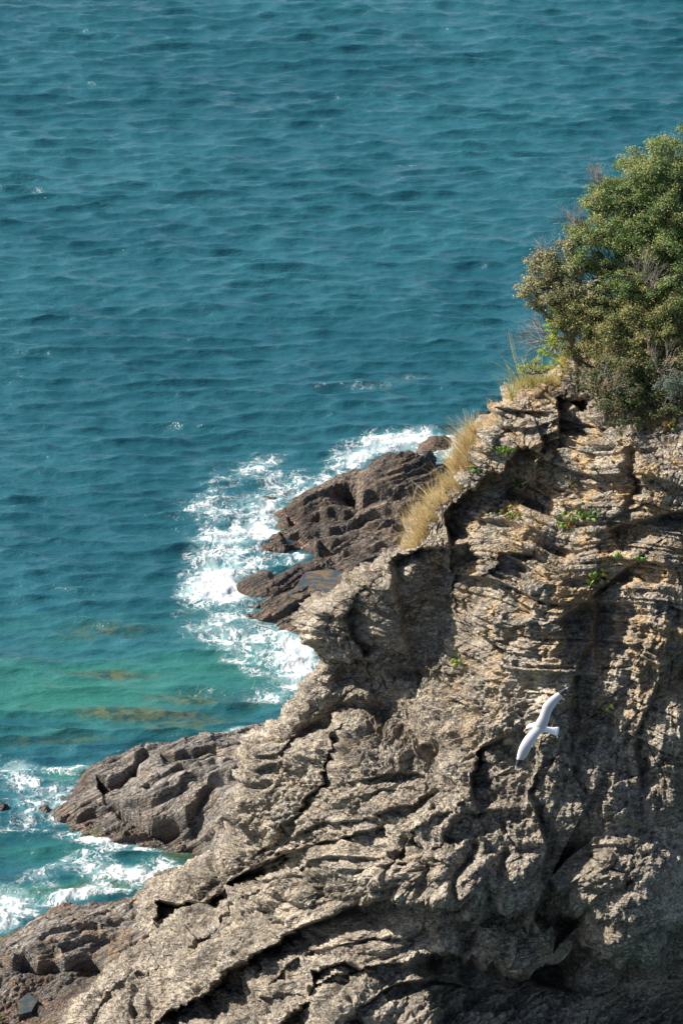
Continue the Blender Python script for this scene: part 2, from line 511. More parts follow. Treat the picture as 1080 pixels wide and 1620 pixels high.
# ------------------------------------------------------------------ the headland
OUT = np.array([(430, 1050), (500, 1005), (540, 940), (560, 905), (585, 885), (600, 850), (612, 838), (625, 800), (635, 788), (648, 778),
                (665, 777), (680, 768), (700, 752), (715, 744), (745, 737), (765, 722), (790, 685), (815, 662), (845, 640),
                (865, 626), (885, 600), (925, 546), (940, 538), (955, 505), (975, 478), (995, 471), (1015, 482), (1035, 508),
                (1050, 508), (1065, 500), (1105, 468), (1145, 438), (1165, 412), (1175, 390), (1190, 386), (1215, 388),
                (1260, 370), (1290, 365), (1320, 368), (1345, 366), (1358, 348), (1375, 325), (1395, 288), (1410, 255),
                (1425, 228), (1445, 212), (1480, 205), (1510, 180), (1570, 130), (1620, 92), (1780, 10)], float)
CTRL = [(1000, 500, 125), (1100, 430, 127), (1250, 450, 126), (900, 560, 122.5), (1000, 570, 121), (1080, 620, 117), (1080, 690, 115.5), (950, 620, 119),
        (850, 600, 120.5), (1250, 600, 118), (1250, 690, 115),
        (780, 650, 119.5), (850, 700, 118), (900, 700, 117), (1000, 720, 115.5), (1080, 720, 114.5), (1250, 740, 114),
        (745, 740, 120), (700, 810, 120), (800, 800, 119), (870, 780, 118), (930, 830, 115.8), (1000, 850, 114.5),
        (1080, 850, 113.5), (1250, 850, 113), (640, 850, 121), (690, 860, 119.3), (760, 880, 117.5), (850, 900, 115.5),
        (950, 950, 114), (1080, 950, 113), (550, 925, 121), (600, 885, 120.5), (650, 900, 119), (700, 960, 119.5),
        (760, 1000, 116.5), (850, 1050, 114), (950, 1050, 113), (1080, 1050, 112.5), (1250, 1050, 112), (480, 990, 122),
        (560, 1000, 120.0), (640, 1040, 119.9), (700, 1080, 118.4), (760, 1120, 115), (500, 1060, 121.5), (560, 1080, 120.3),
        (440, 1145, 123), (520, 1130, 120.5), (600, 1120, 119.3), (680, 1150, 116.7), (750, 1200, 113.7), (850, 1180, 112.5),
        (950, 1180, 112.5), (1080, 1180, 111.8), (1250, 1180, 112.5), (385, 1190, 124.5), (450, 1200, 121.5), (550, 1200, 118),
        (640, 1220, 115.7), (370, 1290, 125.5), (430, 1300, 121.5), (520, 1300, 117.3), (620, 1300, 113.8), (720, 1300, 111.8),
        (820, 1300, 111.5), (920, 1300, 110.6), (1080, 1300, 111.0), (1250, 1300, 111.5), (372, 1345, 126.5), (450, 1380, 119.5),
        (330, 1370, 128.5), (300, 1395, 130), (225, 1420, 131.5), (210, 1480, 130.5), (130, 1570, 125), (92, 1620, 122.8),
        (50, 1700, 119), (550, 1400, 114.3), (650, 1400, 111.6), (750, 1420, 110.3), (850, 1420, 111), (300, 1480, 124),
        (400, 1480, 119), (500, 1480, 115.5), (600, 1480, 113.5), (700, 1500, 112), (800, 1500, 111.5), (900, 1500, 111.2),
        (1000, 1450, 109.6), (1080, 1450, 110.2), (200, 1600, 120), (300, 1600, 117), (400, 1620, 114), (550, 1600, 111),
        (700, 1600, 110), (850, 1620, 111), (1080, 1600, 113.5), (150, 1700, 116.5), (400, 1740, 110), (700, 1740, 107),
        (1000, 1740, 108), (1250, 1600, 115)]


def build_cliff():
    c = np.array(CTRL, float)
    fy = rbf_fit(c[:, :2] / 100, c[:, 2], 0.02)
    nr, nc, nb = 1300, 1000, 70
    v = np.linspace(430, 1780, nr)
    uL = np.interp(v, OUT[:, 0], OUT[:, 1])
    uR = 1260.0
    s = np.linspace(0, 1, nc); s = 0.6 * s + 0.4 * s ** 2
    U = uL[:, None] + (uR - uL[:, None]) * s[None]
    V = np.repeat(v[:, None], nc, 1)
    # coarse evaluation of the base and features jitter
    base = fy(np.stack([U.ravel(), V.ravel()], -1) / 100).reshape(nr, nc)
    P0 = at_y(U, V, base).reshape(-1, 3)
    jit = (6 * perlin(P0 * 0.4) + 2.5 * perlin(P0 * 1.6), 6 * perlin(P0 * 0.4 + 50) + 2.5 * perlin(P0 * 1.6 + 50))
    F = features(U.ravel(), V.ravel(), jit).reshape(nr, nc)
    d = (U - uL[:, None]) / 34.0
    q = np.clip(d, 0, 1)
    edge = 1 - np.sqrt(np.clip(1 - (1 - q) ** 2, 0, 1))
    F = F * sm(d, 0, 0.8)
    Y = base + F + 1.3 * edge
    # the top turns back into the hill
    Pf = at_y(U, V, Y)
    # behind the outline: the rock turns away and falls to the water
    kb = np.linspace(0, 1, nb + 1)[1:]
    sil = Pf[:, 0]
    drop = np.clip(sil[:, 2] + 1.5, 0.5, 9)
    back = np.stack([sil[:, None, 0] + 3.2 * kb[None] ** 1.6 + 0 * drop[:, None],
                     sil[:, None, 1] + 7.0 * kb[None] ** 0.9,
                     sil[:, None, 2] - drop[:, None] * kb[None] ** 1.5], -1)
    P = np.concatenate([back[:, ::-1], Pf], 1)
    Pb = at_y(U, V, base)
    S = np.concatenate([back[:, ::-1] - (sil - Pb[:, 0])[:, None], Pb], 1)      # the surface without its cracks and steps
    N = grid_normals(blur(P, 24))
    N = blur(N, 40); N /= np.linalg.norm(N, axis=-1, keepdims=True) + 1e-9
    if (N[nr // 2, nb + 300] @ np.array([0, -0.9, 0.44])) < 0: N = -N
    q = S.reshape(-1, 3).astype(np.float32)
    u, w = to_px(q)
    up = sm(w + 0.25 * (900 - u), 1200, 1020)            # bedded upper cliff, lobed diagonal foliation below
    wp = 1.3 * fbm(q * 0.13, 2, 0.4)
    lowr = sm(u, 780, 900) * sm(w, 1450, 1300)
    mixf = np.clip(up + lowr * 0.65, 0, 1)
    n1, n2 = (0.10, 0.22, 0.97), (-0.57, 0.36, 0.74)
    wall = np.exp(-((u - 660) / 110) ** 2 - ((w - 970) / 95) ** 2)
    disp = mixf * bedding(q, n1, wp, 1.65) + (1 - mixf) * bedding(q, n2, wp, 0.30)
    disp += facets(q, (-0.2, 0.3, 0.85), 1.0, 1.3) * (0.46 - 0.06 * (1 - mixf))
    # lobes drawn out along the foliation with cracks between
    fa, fb_, fn = frame_of(n2)
    tr = np.array([math.cos(0.62), 0.44 * math.sin(0.62), 0.9 * math.sin(0.62)])
    wq = np.stack([perlin(q * 0.35 + 81), perlin(q * 0.35 + 92)], -1) * 0.5
    cl = np.stack([(q @ tr) * 0.28 + wq[:, 0], (q @ np.array(n2)) * 0.75 + wq[:, 1], q[:, 1] * 0.05], -1)
    f1, e, val, tl = cells(cl)
    disp += (1 - mixf) * (0.45 * sm(e, 0.0, 0.4) + 0.20 * (val - 0.5) - 0.2)
    cl = np.stack([(q @ tr) * 0.9 + wq[:, 1], (q @ np.array(n2)) * 1.9 + wq[:, 0], q[:, 1] * 0.3], -1)
    f1, e, val, tl = cells(cl)
    disp += (1 - mixf) * (0.15 * sm(e, 0.0, 0.4) + 0.07 * (val - 0.5))
    vert = sm(u, 740, 820) * sm(w, 840, 940) * sm(w, 1420, 1250)
    qv = q * np.array([1.0, 1.0, 0.14], np.float32) + 0.15 * wp[:, None]
    disp += vert * 0.32 * (fbm(qv + 31, 3, ridged=True) - 0.6)
    disp += 0.22 * fbm(q * 0.33 + 3, 3)
    disp += (0.02 + 0.065 * (1 - mixf)) * fbm(q * np.array([3.4, 3.4, 1.5], np.float32) + 70, 3, 0.55, ridged=True) + 0.02 * perlin(q * 11)
    disp *= 1 - 0.6 * wall
    p = P.reshape(-1, 3) + N.reshape(-1, 3) * disp[:, None]
    warm = sm(w, 1350, 850) * (0.35 + 0.65 * sm(u, 640, 740)) * (1 - 0.75 * wall) * 0.75
    o = mesh_obj('cliff', p, grid_faces(nr, nc + nb), M_CLIFF, True, {'warm': np.clip(warm, 0.12, 1)})
    return tag(o, 'tall jagged brown sea cliff of layered rock sloping down to the water', 'cliff', kind='structure'), p.reshape(nr, nc + nb, 3), U, V, nb


cliff, CP3, CU, CV, CNB = build_cliff()


_A = CP3[::2, CNB::2].reshape(-1, 3)
_au, _av = to_px(_A)


def on_cliff(u, v, r=4.0):
    """the front surface point of the headland on the sight line through (u, v)"""
    d = (_au - u) ** 2 + (_av - v) ** 2
    m = d < r * r
    if not m.any(): return _A[np.argmin(d)].copy()
    k = np.where(m)[0]
    return _A[k[np.argmin(_A[k, 1])]].copy()


# ------------------------------------------------------------------ low shore rocks as heights over the plan
def outcrop(name, ctrl, res, mat, label, cat, n_str, pad=(0.5, 0.5), steps=(), lat=1.0, wl=1.0, wr=0.3, warm=0.5, amp=1.0, xlim=None, ylim=None, kind=None, wb=0.6, raw=False):
    c = np.array(ctrl, float)
    P = at_z(c[:, 0], c[:, 1], np.maximum(c[:, 2], 0))
    P[:, 2] = c[:, 2]
    if raw: P = c
    fz_ = rbf_fit(P[:, :2], P[:, 2], 0.12)
    x0, x1 = (P[:, 0].min() - pad[0], P[:, 0].max() + pad[0]) if xlim is None else xlim
    y0, y1 = (P[:, 1].min() - pad[1], P[:, 1].max() + pad[1]) if ylim is None else ylim
    nx, ny = int((x1 - x0) / res), int((y1 - y0) / res)
    X, Y = np.meshgrid(np.linspace(x0, x1, nx), np.linspace(y0, y1, ny))
    Z = fz_(np.stack([X.ravel(), Y.ravel()], -1)).reshape(X.shape)
    Z = np.clip(Z, -1.6, c[:, 2].max() + 0.3)
    Z0 = Z.copy()
    if steps:
        u, v = to_px(np.stack([X, Y, Z], -1))
        pp = np.stack([X, Y, Z], -1).reshape(-1, 3)
        ju = (5 * perlin(pp * 1.3)).reshape(X.shape); jv = (4 * perlin(pp * 1.3 + 9)).reshape(X.shape)
        for poly, dep, fall, wd in steps:
            d, s, t = seg_dist(u + ju, v + jv, poly)
            ins = sm(d * s, -0.3 * wd, wd)
            Z = Z - dep * ins * np.exp(-(d / fall) ** 1.3) * sm(t, 0, .06) * sm(1 - t, 0, .06)
    P3 = np.stack([X, Y, Z], -1)
    N = grid_normals(P3)
    if N[ny // 2, nx // 2, 2] < 0: N = -N
    N = blur(N, 14); N /= np.linalg.norm(N, axis=-1, keepdims=True)
    p = P3.reshape(-1, 3)
    d = relief(np.stack([X, Y, Z0], -1).reshape(-1, 3), n_str, wl, wb, 0.55, wr, 0.0, lat) * amp
    e = np.minimum(np.minimum(X - x0, x1 - X), np.minimum(Y - y0, y1 - Y)).ravel()
    p = p + N.reshape(-1, 3) * d[:, None]
    p[:, 2] -= 1.5 * sm(e, 0.5, 0.0)
    o = mesh_obj(name, p, grid_faces(ny, nx), mat, True, {'warm': np.full(len(p), warm)})
    return tag(o, label, cat, kind=kind), p


NS = (-0.45, 0.49, 0.74)
MID = [(440, 770, -1.2), (425, 812, -.7), (405, 848, -.8), (385, 880, -.8), (440, 893, -.7), (478, 880, -.5), (350, 925, -1.0), (365, 965, -1), (395, 995, -1),
       (450, 1010, -1), (520, 1030, -1), (345, 890, -1.2), (500, 745, -1.3), (560, 706, -1.6), (620, 682, -2.2), (680, 680, -2), (735, 700, -1.5), (780, 715, -1.5), (400, 790, -1.2),
       (455, 798, .5), (480, 788, 1.5), (520, 765, 2.0), (545, 748, 2.1), (560, 736, 2.4), (590, 717, 3.4), (615, 704, 3.9), (645, 701, 4.0), (680, 714, 3.4), (705, 738, 2.3), (725, 765, 1.6),
       (500, 806, 1.1), (560, 786, 1.1), (620, 772, 1.2), (680, 768, 1.3), (450, 836, .6), (520, 822, 1.4), (600, 808, 1.9), (680, 815, 2.4), (740, 820, 2.5),
       (422, 864, .25), (450, 858, .6), (500, 850, 1.3), (580, 850, 1.9), (640, 860, 2.3), (500, 888, .9), (560, 885, 1.5), (610, 880, 2),
       (385, 930, .25), (430, 915, 1.0), (478, 903, .9), (402, 960, .2), (450, 948, .8), (478, 962, .8), (490, 925, .25), (515, 935, .2), (530, 915, .25), (548, 895, .9), (545, 945, .9),
       (520, 965, .8), (458, 982, .4), (820, 800, 3), (820, 900, 3), (600, 930, 1.5)]
STEP_M = [([(452, 800), (500, 806), (560, 790), (600, 770), (690, 766)], 0.85, 20, 3),
          ([(440, 838), (520, 826), (600, 800), (660, 790)], 0.77, 15, 3),
          ([(420, 866), (480, 862), (540, 846), (620, 830), (660, 826)], 0.85, 18, 3),
          ([(500, 850), (560, 832), (640, 808)], 0.59, 11, 3),
          ([(520, 880), (580, 862), (640, 846)], 0.59, 13, 3),
          ([(545, 752), (560, 772), (575, 782)], 1.19, 23, 3),
          ([(385, 938), (440, 925), (480, 915)], 0.59, 11, 3), ([(395, 955), (440, 945), (480, 940)], 0.51, 11, 3)]
outcrop('rock_outcrop', MID, 0.045, M_DARK, 'dark striped rock outcrop with a black peak jutting into white surf', 'rock', NS, steps=STEP_M,
        wl=2.0, wr=0.0, warm=0.3, amp=0.85, lat=0.22, wb=0.22, xlim=(-7.5, 6.5), ylim=(151, 181))
LEFT = [(50, 1295, -.8), (30, 1260, -1), (90, 1225, -.7), (130, 1195, -.6), (170, 1180, -.7), (230, 1160, -.7), (300, 1146, -.8), (380, 1135, -.8), (440, 1130, -.5),
        (90, 1325, -.8), (180, 1340, -.9), (240, 1352, -.9), (290, 1358, -.8), (340, 1380, -.9), (100, 1370, -1.3), (200, 1376, -1.3), (280, 1384, -1.3), (150, 1410, -1.3), (0, 1350, -1.3),
        (78, 1285, .15), (105, 1258, .25), (140, 1235, .5), (152, 1204, 1.3), (172, 1192, 1.2), (190, 1205, 1.0), (220, 1178, 1.4), (270, 1170, 1.7), (330, 1160, 2.1), (370, 1182, 1.8),
        (395, 1180, 2), (200, 1240, 1.5), (260, 1220, 2.2), (320, 1215, 2.6), (370, 1220, 3), (420, 1220, 3.5), (120, 1290, .5), (180, 1288, 1.1), (240, 1275, 1.7), (300, 1268, 2.3),
        (350, 1280, 3), (420, 1290, 4), (150, 1308, .25), (210, 1320, .4), (270, 1312, .8), (330, 1308, 1.8), (368, 1325, 2.6), (310, 1332, .3), (400, 1350, 3), (350, 1345, 1.2)]
STEP_L = [([(150, 1225), (185, 1215), (210, 1195)], 1.02, 23, 3), ([(80, 1300), (150, 1280), (190, 1265)], 0.51, 11, 3),
          ([(185, 1270), (240, 1262), (300, 1225), (330, 1218)], 0.68, 11, 3), ([(190, 1262), (235, 1300), (275, 1312)], 0.85, 13, 3),
          ([(250, 1320), (280, 1290), (310, 1270), (330, 1225), (390, 1210)], 1.02, 18, 3), ([(220, 1240), (290, 1205), (350, 1200)], 0.51, 11, 3),
          ([(250, 1190), (330, 1178), (390, 1190)], 0.68, 11, 3), ([(200, 1205), (215, 1185), (230, 1175)], 0.51, 10, 3)]
outcrop('rock_shelf', LEFT, 0.04, M_SHELF, 'smooth grey rock shelf sloping into surf left of the cliff foot', 'rock', (-0.5, 0.55, 0.67), steps=STEP_L,
        wl=1.7, wr=0.1, warm=0.3, amp=0.52, lat=0.35, xlim=(-13.5, -2.5), ylim=(131, 154), wb=0.35)
BOT = [(-20, 1455, -.9), (40, 1432, -.9), (90, 1412, -1), (150, 1400, -1), (210, 1397, -.9), (150, 1375, -1.4), (50, 1395, -1.4), (240, 1370, -1.4), (-80, 1490, -.8), (260, 1395, -.4),
       (0, 1482, .35), (45, 1455, .45), (90, 1434, .5), (150, 1422, .35), (200, 1422, .4), (60, 1476, 1.7), (120, 1462, 1.7), (180, 1452, 1.3), (215, 1450, 1.3), (20, 1500, 1.5),
       (100, 1498, 1.7), (170, 1490, 1.5), (60, 1516, 1.1), (140, 1512, 1.0), (0, 1545, .1), (40, 1540, .25), (90, 1545, .3), (140, 1540, .4), (20, 1575, .35), (60, 1590, .2), (100, 1590, .5), (0, 1620, .35), (50, 1640, .35),
       (-60, 1520, .4), (-80, 1600, .2), (220, 1520, 1.5), (180, 1600, 1.5), (40, 1700, .5), (-60, 1720, .3), (250, 1450, 2)]
STEP_B = [([(0, 1520), (60, 1528), (120, 1515), (170, 1525)], 0.7, 14, 3), ([(60, 1478), (110, 1460), (160, 1462)], 0.35, 10, 3),
          ([(90, 1500), (130, 1480), (190, 1476)], 0.4, 11, 3)]
outcrop('shore_boulders', BOT, 0.04, M_SHELF, 'low brown rock bench with shallow puddles at the bottom left shore', 'rock', (-0.5, 0.55, 0.67), steps=STEP_B,
        wl=1.0, wr=0.5, warm=0.7, amp=0.6, lat=0.6, xlim=(-16.5, -5.5), ylim=(112, 137), wb=0.4)


def ring_rock(u, v, ru, rv, h, label, name='wave_washed_rock', warm=1.0, mat=None):
    """a rock with its waterline about (u, v): ru in pixels wide, rv metres deep, h metres tall"""
    c = at_z(float(u), float(v), 0.0); rx = ru * 0.026
    pts = [(c[0], c[1], h), (c[0] + rx * .4, c[1] + rv * .2, h * .8), (c[0] - rx * .45, c[1] - rv * .2, h * .7)]
    for k in range(10):
        a = k * math.pi / 5
        pts.append((c[0] + rx * math.cos(a), c[1] + rv * math.sin(a), -0.2))
        pts.append((c[0] + 1.8 * rx * math.cos(a), c[1] + 1.8 * rv * math.sin(a), -1.0))
    outcrop(name, pts, 0.035, mat or M_DARK, label, 'rock', NS, wl=0.6, wr=0.3, warm=warm, amp=0.3, raw=True,
            xlim=(c[0] - 1.9 * rx, c[0] + 1.9 * rx), ylim=(c[1] - 1.9 * rv, c[1] + 1.9 * rv))


ring_rock(6, 1281, 22, 0.5, 0.45, 'small reddish rock alone in the foam at the left edge')
ring_rock(425, 789, 36, 0.5, 0.25, 'low rust coloured rock awash beside the dark outcrop')
ring_rock(690, 702, 40, 1.4, 0.35, 'purple brown rock awash behind the black peak')
ring_rock(70, 1284, 20, 0.6, 0.4, 'small tan boulder in the surf at the tip of the grey shelf', mat=M_SHELF)


# ------------------------------------------------------------------ the sea
def ocean_tile(n, L, wind, wdir, lo, hi, seed, spread=4.0):
    rs = np.random.RandomState(seed)
    k = np.fft.fftfreq(n, L / n) * 2 * np.pi
    KX, KY = np.meshgrid(k, k)
    K = np.hypot(KX, KY); K[0, 0] = 1e-6
    Lw = wind ** 2 / 9.81
    ph = np.exp(-1 / (K * Lw) ** 2) / K ** 4
    c = (KX * math.cos(wdir) + KY * math.sin(wdir)) / K
    ph *= np.abs(c) ** spread * np.where(c < 0, 0.15, 1.0) + 0.02
    lam = 2 * np.pi / K
    ph *= sm(lam, lo * 0.8, lo * 1.2) * (1 - sm(lam, hi * 0.85, hi * 1.15))
    ph[0, 0] = 0
    h = np.sqrt(ph) * (rs.normal(size=(n, n)) + 1j * rs.normal(size=(n, n)))
    hz = np.fft.ifft2(h).real
    sc = 1 / (hz.std() + 1e-12)
    dx = np.fft.ifft2(-1j * KX / K * h).real * sc
    dy = np.fft.ifft2(-1j * KY / K * h).real * sc
    return [hz * sc, dx, dy]


def samp(T, L, x, y):
    n = T.shape[0]
    fx = (x / L * n) % n; fy = (y / L * n) % n
    i = np.floor(fx).astype(int); j = np.floor(fy).astype(int)
    a, b = fx - i, fy - j
    i1, j1 = (i + 1) % n, (j + 1) % n; i %= n; j %= n
    return (T[j, i] * (1 - a) + T[j, i1] * a) * (1 - b) + (T[j1, i] * (1 - a) + T[j1, i1] * a) * b


# foam and shallows: places on the water surface  (u, v, ru, rv, angle, strength)
FOAM = [(640, 694, 120, 14, -0.05, 0.7), (745, 700, 45, 26, -0.4, 1.1), (360, 850, 100, 120, 0.1, 0.58), (400, 1020, 120, 70, 0.2, 0.58), (320, 940, 60, 60, 0, 0.6), (440, 780, 90, 40, -0.3, 0.6), (560, 725, 110, 24, -0.35, 0.75), (500, 770, 110, 22, -0.45, 0.75), (610, 705, 130, 20, -0.12, 0.72), (730, 712, 50, 22, -0.3, 1.35), (690, 690, 110, 16, 0, 0.6), (430, 805, 40, 30, 0, 1.0),
        (390, 800, 60, 40, 0.2, 0.72), (425, 848, 50, 14, 0, 1.05), (380, 850, 60, 50, 0, 0.66), (435, 888, 60, 14, -0.15, 1.4), (360, 900, 65, 30, 0, 0.78), (350, 930, 55, 26, 0.2, 1.15),
        (320, 935, 60, 30, 0, 0.75), (360, 985, 70, 40, 0.1, 0.75), (440, 1010, 60, 45, 0.3, 0.8), (470, 1050, 40, 50, 0.3, 0.85), (470, 1020, 30, 60, 0.2, 0.9),
        (430, 1100, 70, 25, 0, 0.55), (390, 1158, 45, 8, 0, 1.15), (310, 1090, 90, 18, 0, 0.4), (540, 610, 150, 8, 0, 0.42), (650, 590, 60, 6, 0, 0.38), (640, 258, 50, 3, 0, 0.5),
        (400, 740, 120, 20, -0.4, 0.5), (330, 800, 40, 60, 0.2, 0.55),
        (60, 1275, 80, 30, -0.3, 1.05), (110, 1290, 50, 16, -0.3, 0.9), (40, 1240, 60, 24, 0, 0.65), (110, 1215, 70, 12, -0.1, 0.6), (100, 1322, 120, 12, 0.1, 0.85), (20, 1310, 60, 18, 0, 0.8), (170, 1332, 70, 9, 0, 0.85),
        (30, 1215, 60, 14, 0, 0.55), (210, 1388, 90, 18, 0.15, 1.05), (270, 1375, 50, 16, 0.2, 0.75), (150, 1370, 60, 20, 0.2, 0.62), (120, 1355, 110, 12, -0.3, 0.55), (60, 1380, 90, 12, -0.25, 0.5),
        (130, 1412, 80, 14, -0.3, 1.05), (185, 1412, 45, 10, 0, 1.1), (20, 1430, 70, 34, 0.3, 0.8), (10, 1465, 40, 16, -0.3, 1.1), (60, 1400, 80, 15, 0, 0.5), (230, 1345, 60, 8, 0, 0.6), (300, 1350, 30, 10, 0, 0.5)]
SHAL = [(110, 1090, 260, 60, 0.0, 0.8), (330, 1060, 200, 55, 0, 0.62), (60, 1160, 170, 45, 0, 0.45), (430, 1070, 80, 60, 0, 0.6), (100, 1225, 34, 14, 0, 1.0), (250, 1150, 160, 25, 0, .5),
        (150, 1350, 260, 40, 0, 0.45), (290, 1345, 50, 24, 0, 0.9), (230, 1395, 110, 22, 0, 0.7), (130, 1405, 160, 20, -0.1, 0.75), (30, 1430, 140, 40, 0, 0.45), (340, 980, 160, 60, 0, 0.35), (200, 1000, 340, 60, 0, 0.35)]
REEF = [(230, 1130, 130, 15, 0, 0.95), (170, 1066, 110, 10, 0, 0.8), (160, 1000, 130, 12, 0, 0.6), (330, 1105, 110, 14, 0, 0.8), (250, 1155, 90, 9, 0, 0.9), (90, 1172, 120, 10, 0, .6), (300, 1140, 80, 14, 0, .8),
        (290, 1350, 40, 16, 0, 1.0), (310, 1365, 26, 9, 0, 1.0), (130, 1400, 110, 8, -0.2, 0.8), (200, 1398, 70, 8, 0, 0.8), (70, 1045, 120, 8, 0, .5), (60, 1120, 100, 7, 0, .45), (330, 970, 90, 8, 0, .4)]


def blobs(u, v, L):
    f = np.zeros(u.shape)
    for cu, cv, ru, rv, rot, a in L:
        c, s = math.cos(rot), math.sin(rot)
        x = ((u - cu) * c + (v - cv) * s) / ru; y = (-(u - cu) * s + (v - cv) * c) / rv
        f = np.maximum(f, a * np.exp(-0.9 * (x * x + y * y)) ) + 0.25 * a * np.exp(-1.2 * (x * x + y * y))
    return f


def sea_material():
    k = NT('sea_water')
    geo = k.n('ShaderNodeNewGeometry'); pos = geo.outputs['Position']
    foam, shal, reef = k.attr('foam'), k.attr('shallow'), k.attr('reef')
    wide = k.noise(pos, 0.06, 3.0)
    c = k.mix(k.ss(wide, 0.35, 0.65), (0.009, 0.062, 0.083), (0.015, 0.083, 0.106))
    sp = k.n('ShaderNodeVectorMath', {0: pos, 1: (0.45, 1.6, 1.0)}, operation='MULTIPLY').outputs[0]
    grn = k.ss(k.math('ADD', shal, k.math('MULTIPLY', k.math('SUBTRACT', k.noise(sp, 0.35, 5.0, 0.6), 0.5), 1.3)), 0.1, 1.15)
    c = k.mix(k.math('MULTIPLY', grn, 0.7), c, (0.028, 0.145, 0.10))
    rf = k.ss(k.math('ADD', reef, k.math('MULTIPLY', k.math('SUBTRACT', k.noise(sp, 0.7, 5.0, 0.6), 0.5), 1.5)), 0.3, 1.1)
    rcol = k.mix(k.ss(k.noise(pos, 1.6, 3.0), 0.4, 0.6), (0.016, 0.035, 0.030), (0.085, 0.085, 0.03))
    c = k.mix(k.math('MULTIPLY', rf, 0.75), c, rcol)
    # milky water under the foam
    c = k.mix(k.ss(foam, 0.3, 1.3, 0.0, 0.65), c, (0.13, 0.32, 0.33))
    # foam: torn lace at low density, solid at high
    w = k.n('ShaderNodeVectorMath', {0: k.noise(pos, 0.55, 3.0, 0.6, out=1), 'Scale': 2.6}, operation='SCALE').outputs[0]
    p2 = k.n('ShaderNodeVectorMath', {0: pos, 1: w}, operation='ADD').outputs[0]
    p3 = k.n('ShaderNodeVectorMath', {0: p2, 1: (0.8, 0.6, 1.0)}, operation='MULTIPLY').outputs[0]
    r1 = k.math('SUBTRACT', 1.0, k.math('MULTIPLY', k.math('ABSOLUTE', k.math('SUBTRACT', k.noise(p3, 0.75, 5.0, 0.62), 0.5)), 11.0))
    r2 = k.math('SUBTRACT', 1.0, k.math('MULTIPLY', k.math('ABSOLUTE', k.math('SUBTRACT', k.noise(p3, 2.1, 5.0, 0.65), 0.5)), 9.0))
    vor = k.n('ShaderNodeTexVoronoi', {'Vector': p3, 'Scale': 1.6}, feature='DISTANCE_TO_EDGE').outputs[0]
    lace = k.math('MAXIMUM', k.math('SUBTRACT', 1.0, k.math('MULTIPLY', vor, 9.0)), k.math('MAXIMUM', r1, k.math('MULTIPLY', r2, 0.9)))
    brk = k.noise(pos, 0.9, 5.0, 0.65)
    fv = k.math('ADD', k.math('MULTIPLY', lace, 0.75), k.math('MULTIPLY', brk, 0.9))
    th = k.math('SUBTRACT', 1.56, k.math('MULTIPLY', foam, 1.0))
    fm = k.ss(k.math('SUBTRACT', fv, th), -0.10, 0.24)
    holes = k.ss(k.noise(p3, 1.9, 4.0, 0.6), 0.46, 0.55)
    fm = k.math('MULTIPLY', fm, k.math('SUBTRACT', 1.0, k.math('MULTIPLY', k.math('MULTIPLY', holes, k.ss(foam, 1.35, 0.8)), 0.8)))
    fleck = k.ss(k.attr('crest'), 0.0, 1.0)
    fm = k.math('MAXIMUM', fm, k.math('MULTIPLY', fleck, k.ss(k.noise(pos, 3.0, 5.0, 0.75), 0.5, 0.56)))
    rip = k.noise(k.n('ShaderNodeVectorMath', {0: pos, 1: (0.5, 1.3, 1.0)}, operation='MULTIPLY').outputs[0], 2.4, 5.0, 0.62)
    rip2 = k.noise(pos, 9.0, 3.0, 0.6)
    hgt = k.math('ADD', rip, k.math('MULTIPLY', rip2, 0.18))
    bump = k.n('ShaderNodeBump', {'Strength': 1.0, 'Distance': 0.10, 'Height': hgt})
    water = k.n('ShaderNodeBsdfPrincipled', {'Base Color': c, 'Roughness': 0.2, 'IOR': 1.33, 'Normal': bump.outputs[0]})
    fb = k.n('ShaderNodeBump', {'Strength': 0.6, 'Distance': 0.1, 'Height': k.math('ADD', fm, k.noise(pos, 6.0, 4.0))})
    fo = k.n('ShaderNodeBsdfPrincipled', {'Base Color': (0.48, 0.50, 0.50), 'Roughness': 0.8, 'Normal': fb.outputs[0]})
    mx = k.n('ShaderNodeMixShader', {0: fm, 1: water.outputs[0], 2: fo.outputs[0]})
    return k.done(mx.outputs[0])


